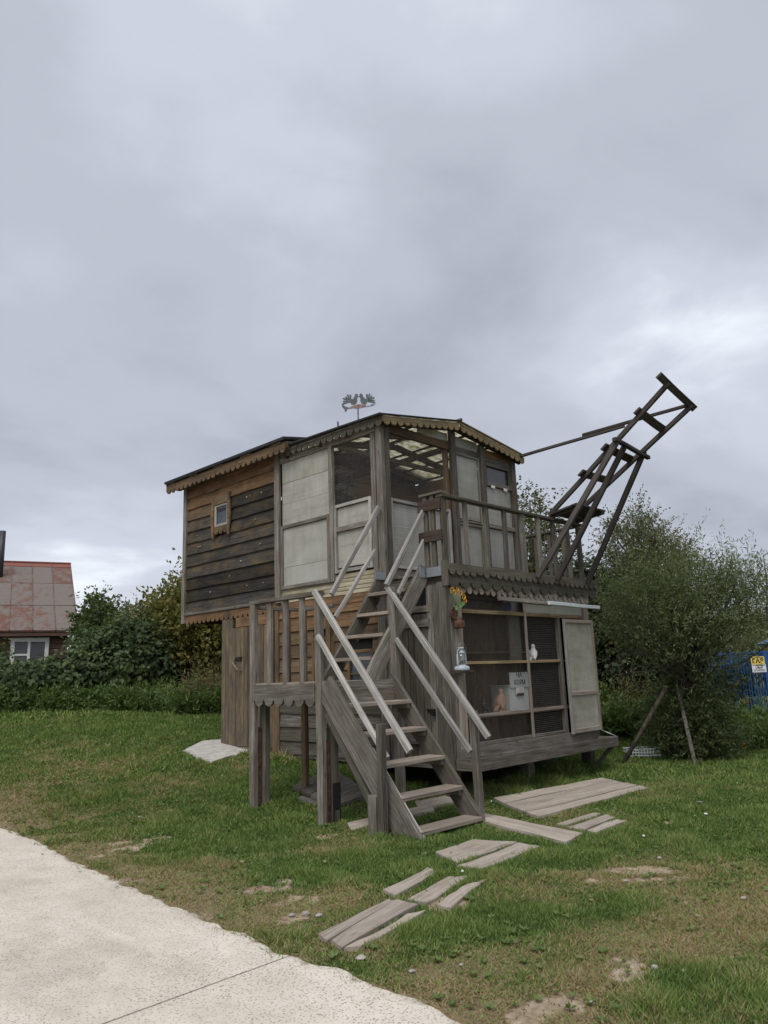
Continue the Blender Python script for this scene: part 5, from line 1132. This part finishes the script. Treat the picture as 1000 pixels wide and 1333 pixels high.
# gas sign
s0 = at(978.5, 855, gd-.1); s1 = at(996, 875, gd-.1); sc_ = (Vector(s0)+Vector(s1))/2; SW, SH_ = .31, .37
SG = thing('gas_sign', 'yellow and white gas warning sign on the blue fence', 'sign', tuple(sc_))
zv = Vector((0, 0, 1)); xv = hx_; nv2 = xv.cross(zv)
def SM(dx, dz, off): o = sc_+xv*dx+zv*dz+nv2*off; return Matrix(((xv.x, zv.x, nv2.x, o.x), (xv.y, zv.y, nv2.y, o.y), (xv.z, zv.z, nv2.z, o.z), (0, 0, 0, 1)))
def rect(w_, h_): return [(-w_/2, -h_/2), (w_/2, -h_/2), (w_/2, h_/2), (-w_/2, h_/2)]
extrude('yellow_plate', rect(SW, .18), .008, SM(0, .09, 0), 'sign_yellow', SG); extrude('white_plate', rect(SW+.01, .17), .008, SM(.01, -.09, 0), 'sign_white', SG)
text('lettering', 'ГАЗ', .14, SM(0.0, .075, .006), 'ink', SG, .006); text('lettering', 'ОГНЕ', .065, SM(.01, -.075, .006), 'ink', SG, .001); text('lettering', 'ОПАСНО', .06, SM(.01, -.135, .006), 'ink', SG, .001)
extrude('ink_line', rect(SW*.9, .01), .002, SM(0, .155, .005), 'ink', SG); extrude('ink_line', rect(SW*.9, .014), .002, SM(.01, -.022, .005), 'ink', SG)
yp = ground_at(1001, 14.5); YB = thing('yellow_marker', 'yellow gas marker post box at the edge of the weeds', 'marker post', tuple(yp)); zc_ = at(1000, 918, 14.5)[2]
board('post', (yp[0], yp[1], yp[2]-.1), (yp[0], yp[1], zc_), .05, .05, tuple(-_f), 'dark_iron', YB); board('plate', Vector((yp[0], yp[1], zc_-.16))-hf*.04, Vector((yp[0], yp[1], zc_+.16))-hf*.04, .14, .03, tuple(-hf), 'yellow_paint', YB)
ap = at(999, 755, 40); o = tube('antenna_mast', [ground_at(1001, 40)-np.array((0, 0, .2)), at(998, 755, 40), at(994, 722, 40)], [.05, .035, .02], 'steel_pipe', None, 6); tag(o, 'thin dark mast rising beyond the gas enclosure', 'mast')

# ------------------------------------------------------------------ WOODEN HOUSE
th_ = R(27); e1 = Vector((_r0[0], _r0[1], 0)); e2 = hf
he = e1*math.cos(th_)+e2*math.sin(th_); hd = -e1*math.sin(th_)+e2*math.cos(th_)
E0 = Vector(at(102, 821, 25.0))
best = None
for a in np.linspace(.5, 5, 181):
    for h_ in np.linspace(.5, 4, 141):
        p = E0+hd*a+Vector((0, 0, h_)); d = np.array(p)-CAM; zf = d@_f; u_ = 500+FPX*(d@_r)/zf; v_ = 666.5-FPX*(d@_u)/zf
        er = (u_-87)**2+(v_-734)**2
        if best is None or er < best[0]: best = (er, a, h_)
RA, RH = best[1], best[2]
print('house roof', best)
hg = float(hgt(E0.x, E0.y))
HO = thing('wooden_house', 'old brown board house with rusty red and grey metal roof', 'house', (E0.x, E0.y, hg))
LEN = 8.0; OV = .3
def hp_(s, d, z): return E0-he*s+hd*d+Vector((0, 0, z))
rs = RH/RA
wallz = -.08
fw_ = meshobj('wall', [hp_(.35, OV+.06, wallz), hp_(LEN, OV+.06, wallz), hp_(LEN, OV+.06, hg-E0.z-.1), hp_(.35, OV+.06, hg-E0.z-.1), hp_(.35, 2*RA-OV, wallz), hp_(LEN, 2*RA-OV, wallz), hp_(LEN, 2*RA-OV, hg-E0.z-.1), hp_(.35, 2*RA-OV, hg-E0.z-.1), hp_(.35, RA, RH-.2), hp_(LEN, RA, RH-.2)],
             [(0, 1, 2, 3), (5, 4, 7, 6), (4, 8, 0, 3, 7), (1, 9, 5, 6, 2), (0, 8, 9, 1), (8, 4, 5, 9)], 'house_boards', HO)
i = 0; z = wallz-.08
while z > hg-E0.z: board('wall_plank', hp_(.3, OV+.03, z), hp_(LEN, OV+.03, z), .155, .035, tuple(-hd+Vector((0, 0, .15))), 'house_boards', fw_); z -= .16
ncol = 11; cw = LEN/ncol
slope = (hd*RA+Vector((0, 0, RH))).normalized(); nrm = he.cross(slope)
nrm = nrm if nrm.z > 0 else -nrm; rl_ = math.hypot(RA, RH)
cw = .69
for c_ in range(11):
    for r_ in range(4):
        a0, a1 = ((0, .33), (.33, .66), (.66, .93), (.93, 1.0))[r_]; s = (c_+.5)*cw
        p0 = E0-he*s+slope*rl_*a0+nrm*(.012+.004*(r_ % 2)); p1 = E0-he*s+slope*rl_*(a1-.006)+nrm*(.012+.004*(r_ % 2))
        board('roof_sheet', p0, p1, cw-.012, .02, tuple(nrm), 'house_roof' if r_ < 3 else 'house_roof_red', HO, wob=.002)
    board('roof_seam', E0-he*c_*cw+nrm*.03, E0-he*c_*cw+slope*rl_+nrm*.03, .025, .035, tuple(nrm), 'house_roof', HO)
meshobj('roof_deck', [hp_(0, -.02, -.03), hp_(LEN, -.02, -.03), hp_(LEN, RA, RH-.03), hp_(0, RA, RH-.03), hp_(0, 2*RA, -.03), hp_(LEN, 2*RA, -.03)], [(0, 1, 2, 3), (3, 2, 5, 4)], 'rust', HO)
board('ridge_cap', hp_(-.02, RA, RH+.03), hp_(LEN, RA, RH+.03), .16, .05, NZ, 'house_roof_red', HO); board('fascia', hp_(0, .02, -.1), hp_(LEN, .02, -.1), .13, .03, tuple(-hd), 'house_boards', HO)
# window: on the front wall plane
wn_ = np.array(-hd); wp = np.array(hp_(0, OV, 0))
def onw(px, py): d = ray(px, py); t = ((wp-CAM)@wn_)/(d@wn_); return Vector(CAM+d*t)
c_ = [onw(13, 832), onw(63, 830), onw(63, 872), onw(13, 874)]; wctr = (c_[0]+c_[2])/2; ww = (c_[1]-c_[0]).length; wh = 1.25
ztw = (c_[0].z+c_[1].z)/2
def wloc(s, z, off): return Vector((wctr.x, wctr.y, ztw))+he*s+Vector((0, 0, z))-hd*off
for s0, s1, z0, z1 in ((-ww/2+.12, -.06, -.14, -.5), (-ww/2+.12, -.06, -.56, -wh+.1), (.02, ww/2-.12, -.14, -wh+.1)): board('window_pane', wloc((s0+s1)/2, z0, .03), wloc((s0+s1)/2, z1, .03), s1-s0, .01, tuple(-hd), 'curtain_glass', HO)
wfr = board('window_frame', wloc(-ww/2, -.05, .05), wloc(ww/2, -.05, .05), .14, .06, tuple(-hd), 'white_paint', HO)
for s in (-1, 1): board('window_frame', wloc(s*(ww/2-.06), -.12, .05), wloc(s*(ww/2-.06), -wh, .05), .12, .06, tuple(-hd), 'white_paint', wfr)
board('window_mullion', wloc(-.02, -.12, .05), wloc(-.02, -wh, .05), .08, .05, tuple(-hd), 'white_paint', wfr); board('window_bar', wloc(-ww/2+.12, -.53, .045), wloc(-.06, -.53, .045), .06, .04, tuple(-hd), 'white_paint', wfr); board('window_sill', wloc(-ww/2, -wh, .06), wloc(ww/2, -wh, .06), .08, .1, tuple(-hd), 'white_paint', wfr)
# stove pipe
best = None
for a in np.linspace(0, 5, 201):
    p = E0-he*a+hd*RA*.75+Vector((0, 0, RH*.75)); d = np.array(p)-CAM; u_ = 500+FPX*(d@_r)/(d@_f)
    if best is None or abs(u_+1) < best[0]: best = (abs(u_+1), p, d@_f)
pb = best[1]; tube('stove_pipe', [pb-Vector((0, 0, .1)), pb+Vector((0, 0, (748-687)*best[2]/FPX))], .11, 'steel_pipe', HO, 12)

# ------------------------------------------------------------------ GRASS
def inside(pts, poly):
    x, y = pts[:, 0], pts[:, 1]; c = np.zeros(len(pts), bool); n = len(poly)
    for i in range(n):
        x1, y1 = poly[i]; x2, y2 = poly[(i+1) % n]
        c ^= ((y1 > y) != (y2 > y)) & (x < (x2-x1)*(y-y1)/((y2-y1) if y2 != y1 else 1e-9)+x1)
    return c
PV = []; PF = []; PT_ = []; kk = 0
r = np.random.default_rng(99)
for r0, r1, dens, bwid, bh in ((2.4, 4.2, 17000, .0042, .042), (4.2, 6, 14000, .0048, .045), (6, 8.5, 9500, .0058, .048), (8.5, 12, 5200, .0078, .052), (12, 18, 2300, .012, .06), (18, 30, 450, .024, .09)):
    n = int(.5*R(76)*(r1**2-r0**2)*dens); rad = np.sqrt(r.random(n)*(r1**2-r0**2)+r0**2); an = YAW+(r.random(n)-.5)*R(76)
    P_ = np.stack([CAM[0]+rad*np.cos(an), CAM[1]+rad*np.sin(an)], 1)
    ex = edge_x(P_[:, 1])
    P_ = P_[(P_[:, 0] > ex-.16*r.random(n)**3)]
    dry, bare = dry_bare(P_[:, 0], P_[:, 1])
    keep = r.random(len(P_)) > np.clip(bare*1.5-.15+.5*np.clip(dry-.5, 0, 1), 0, .93)
    keep &= ~((P_[:, 0] > .35) & (P_[:, 0] < 3.6) & (P_[:, 1] > .5) & (P_[:, 1] < 5.2))
    for q in EXC:
        c = q.mean(0); q2 = c+(q-c)*1.0; keep &= ~inside(P_, q2)
        
    P_ = P_[keep]; dry = dry[keep]; n = len(P_); z = hgt(P_[:, 0], P_[:, 1])
    tuft = fbm(P_[:, 0], P_[:, 1], .28, 55, 3); edge = np.zeros(n)
    under = np.exp(-((P_[:, 1]+.05)/.35)**2)*((P_[:, 0] > .2) & (P_[:, 0] < 3.8))+np.exp(-((P_[:, 0]+.15)/.2)**2)*((P_[:, 1] > 1.2) & (P_[:, 1] < 6))
    stf = np.exp(-(((P_[:, 0]+1.9)/.35)**2+((P_[:, 1]+.75)/.35)**2))
    L = bh*(.5+.9*r.random(n))*(.35+1.7*tuft**2)*(1-.4*dry)*(1+1.6*under+1.2*stf)
    L = np.where(dry > .6, L*.8, L)
    a = r.random(n)*2*np.pi; lean = (.35+.75*r.random(n))*L*(1+.8*dry); la = r.random(n)*2*np.pi
    wd = bwid*(.7+.6*r.random(n)); clv = (r.random(n) < .28*(fbm(P_[:, 0], P_[:, 1], .6, 91, 3) > .5)); wd = np.where(clv, wd*2.4, wd); L = np.where(clv, L*.55, L); lean = np.where(clv, lean*1.1+.006, lean)
    b0 = np.stack([P_[:, 0]+np.cos(a)*wd, P_[:, 1]+np.sin(a)*wd, z-.004], 1); b1 = np.stack([P_[:, 0]-np.cos(a)*wd, P_[:, 1]-np.sin(a)*wd, z-.004], 1)
    tp = np.stack([P_[:, 0]+np.cos(la)*lean, P_[:, 1]+np.sin(la)*lean, z+L], 1)
    tn = np.clip(.0+.46*r.random(n)+.45*(tuft-.5)+np.where(r.random(n) < dry*1.05-.18, .42, 0)+.12*(r.random(n) < .06), 0, 1)
    V = np.stack([b0, b1, tp], 1).reshape(-1, 3); PV.append(V); PF.append(np.arange(len(V)).reshape(-1, 3)+kk); PT_.append(tn); kk += len(V)
o = npmesh('grass', np.concatenate(PV), np.concatenate(PF), np.concatenate(PT_), 'grass_blade'); tag(o, 'short patchy lawn grass, green and straw-coloured', 'grass', None, 'stuff')
print('grass blades', kk//3)

n = 2600; rad = np.sqrt(r.random(n)*(11**2-3.2**2)+3.2**2); an = YAW+(r.random(n)-.5)*R(70); P_ = np.stack([CAM[0]+rad*np.cos(an), CAM[1]+rad*np.sin(an)], 1)
ok = (P_[:, 0] > edge_x(P_[:, 1])+.02) & ~((P_[:, 0] > -.1) & (P_[:, 1] > -.1) & (P_[:, 1] < 5.3)) & (fbm(P_[:, 0], P_[:, 1], .8, 123, 3) > .47)
for q in EXC: ok &= ~inside(P_, q)
P_ = P_[ok]; n = len(P_); k = 7; c = np.repeat(np.stack([P_[:, 0], P_[:, 1], hgt(P_[:, 0], P_[:, 1])+.012], 1), k, 0); m_ = n*k
a = np.tile(np.arange(k)*2*np.pi/k, n)+r.random(m_)*.7; el = .25+.5*r.random(m_); Dr = np.stack([np.cos(a)*np.cos(el), np.sin(a)*np.cos(el), np.sin(el)], 1); Nn = unit(np.array([0, 0, 1.])+r.normal(size=(m_, 3))*.2); sz = np.repeat(.5+.8*r.random(n), k)
V, F, t = leaf_quads(c, Dr, Nn, .036*sz*(.7+.6*r.random(m_)), .019*sz, .3+.5*np.repeat(r.random(n), k)+.2*r.random(m_))
o = npmesh('lawn_weeds', V, F, t, 'weed_leaf'); tag(o, 'broad-leaved plantain rosettes scattered through the lawn', 'weeds', None, 'stuff')
n = 420; rad = np.sqrt(r.random(n)*(10**2-3**2)+3**2); an = YAW+(r.random(n)-.5)*R(70); P_ = np.stack([CAM[0]+rad*np.cos(an), CAM[1]+rad*np.sin(an)], 1); P_ = P_[P_[:, 0] > edge_x(P_[:, 1])-.25]; n = len(P_)
c = np.stack([P_[:, 0], P_[:, 1], np.maximum(hgt(P_[:, 0], P_[:, 1]), -.41)+.03], 1); a = r.random(n)*6.28; Dr = unit(np.stack([np.cos(a), np.sin(a), r.normal(size=n)*.25], 1))
V, F, t = leaf_quads(c, Dr, unit(np.array([0, 0, 1.])+r.normal(size=(n, 3))*.4), .03+.03*r.random(n), .014+.016*r.random(n), .2+.8*r.random(n))
o = npmesh('fallen_leaves', V, F, t, 'straw_blade'); tag(o, 'small dry fallen leaves strewn over the lawn', 'leaves', None, 'stuff')
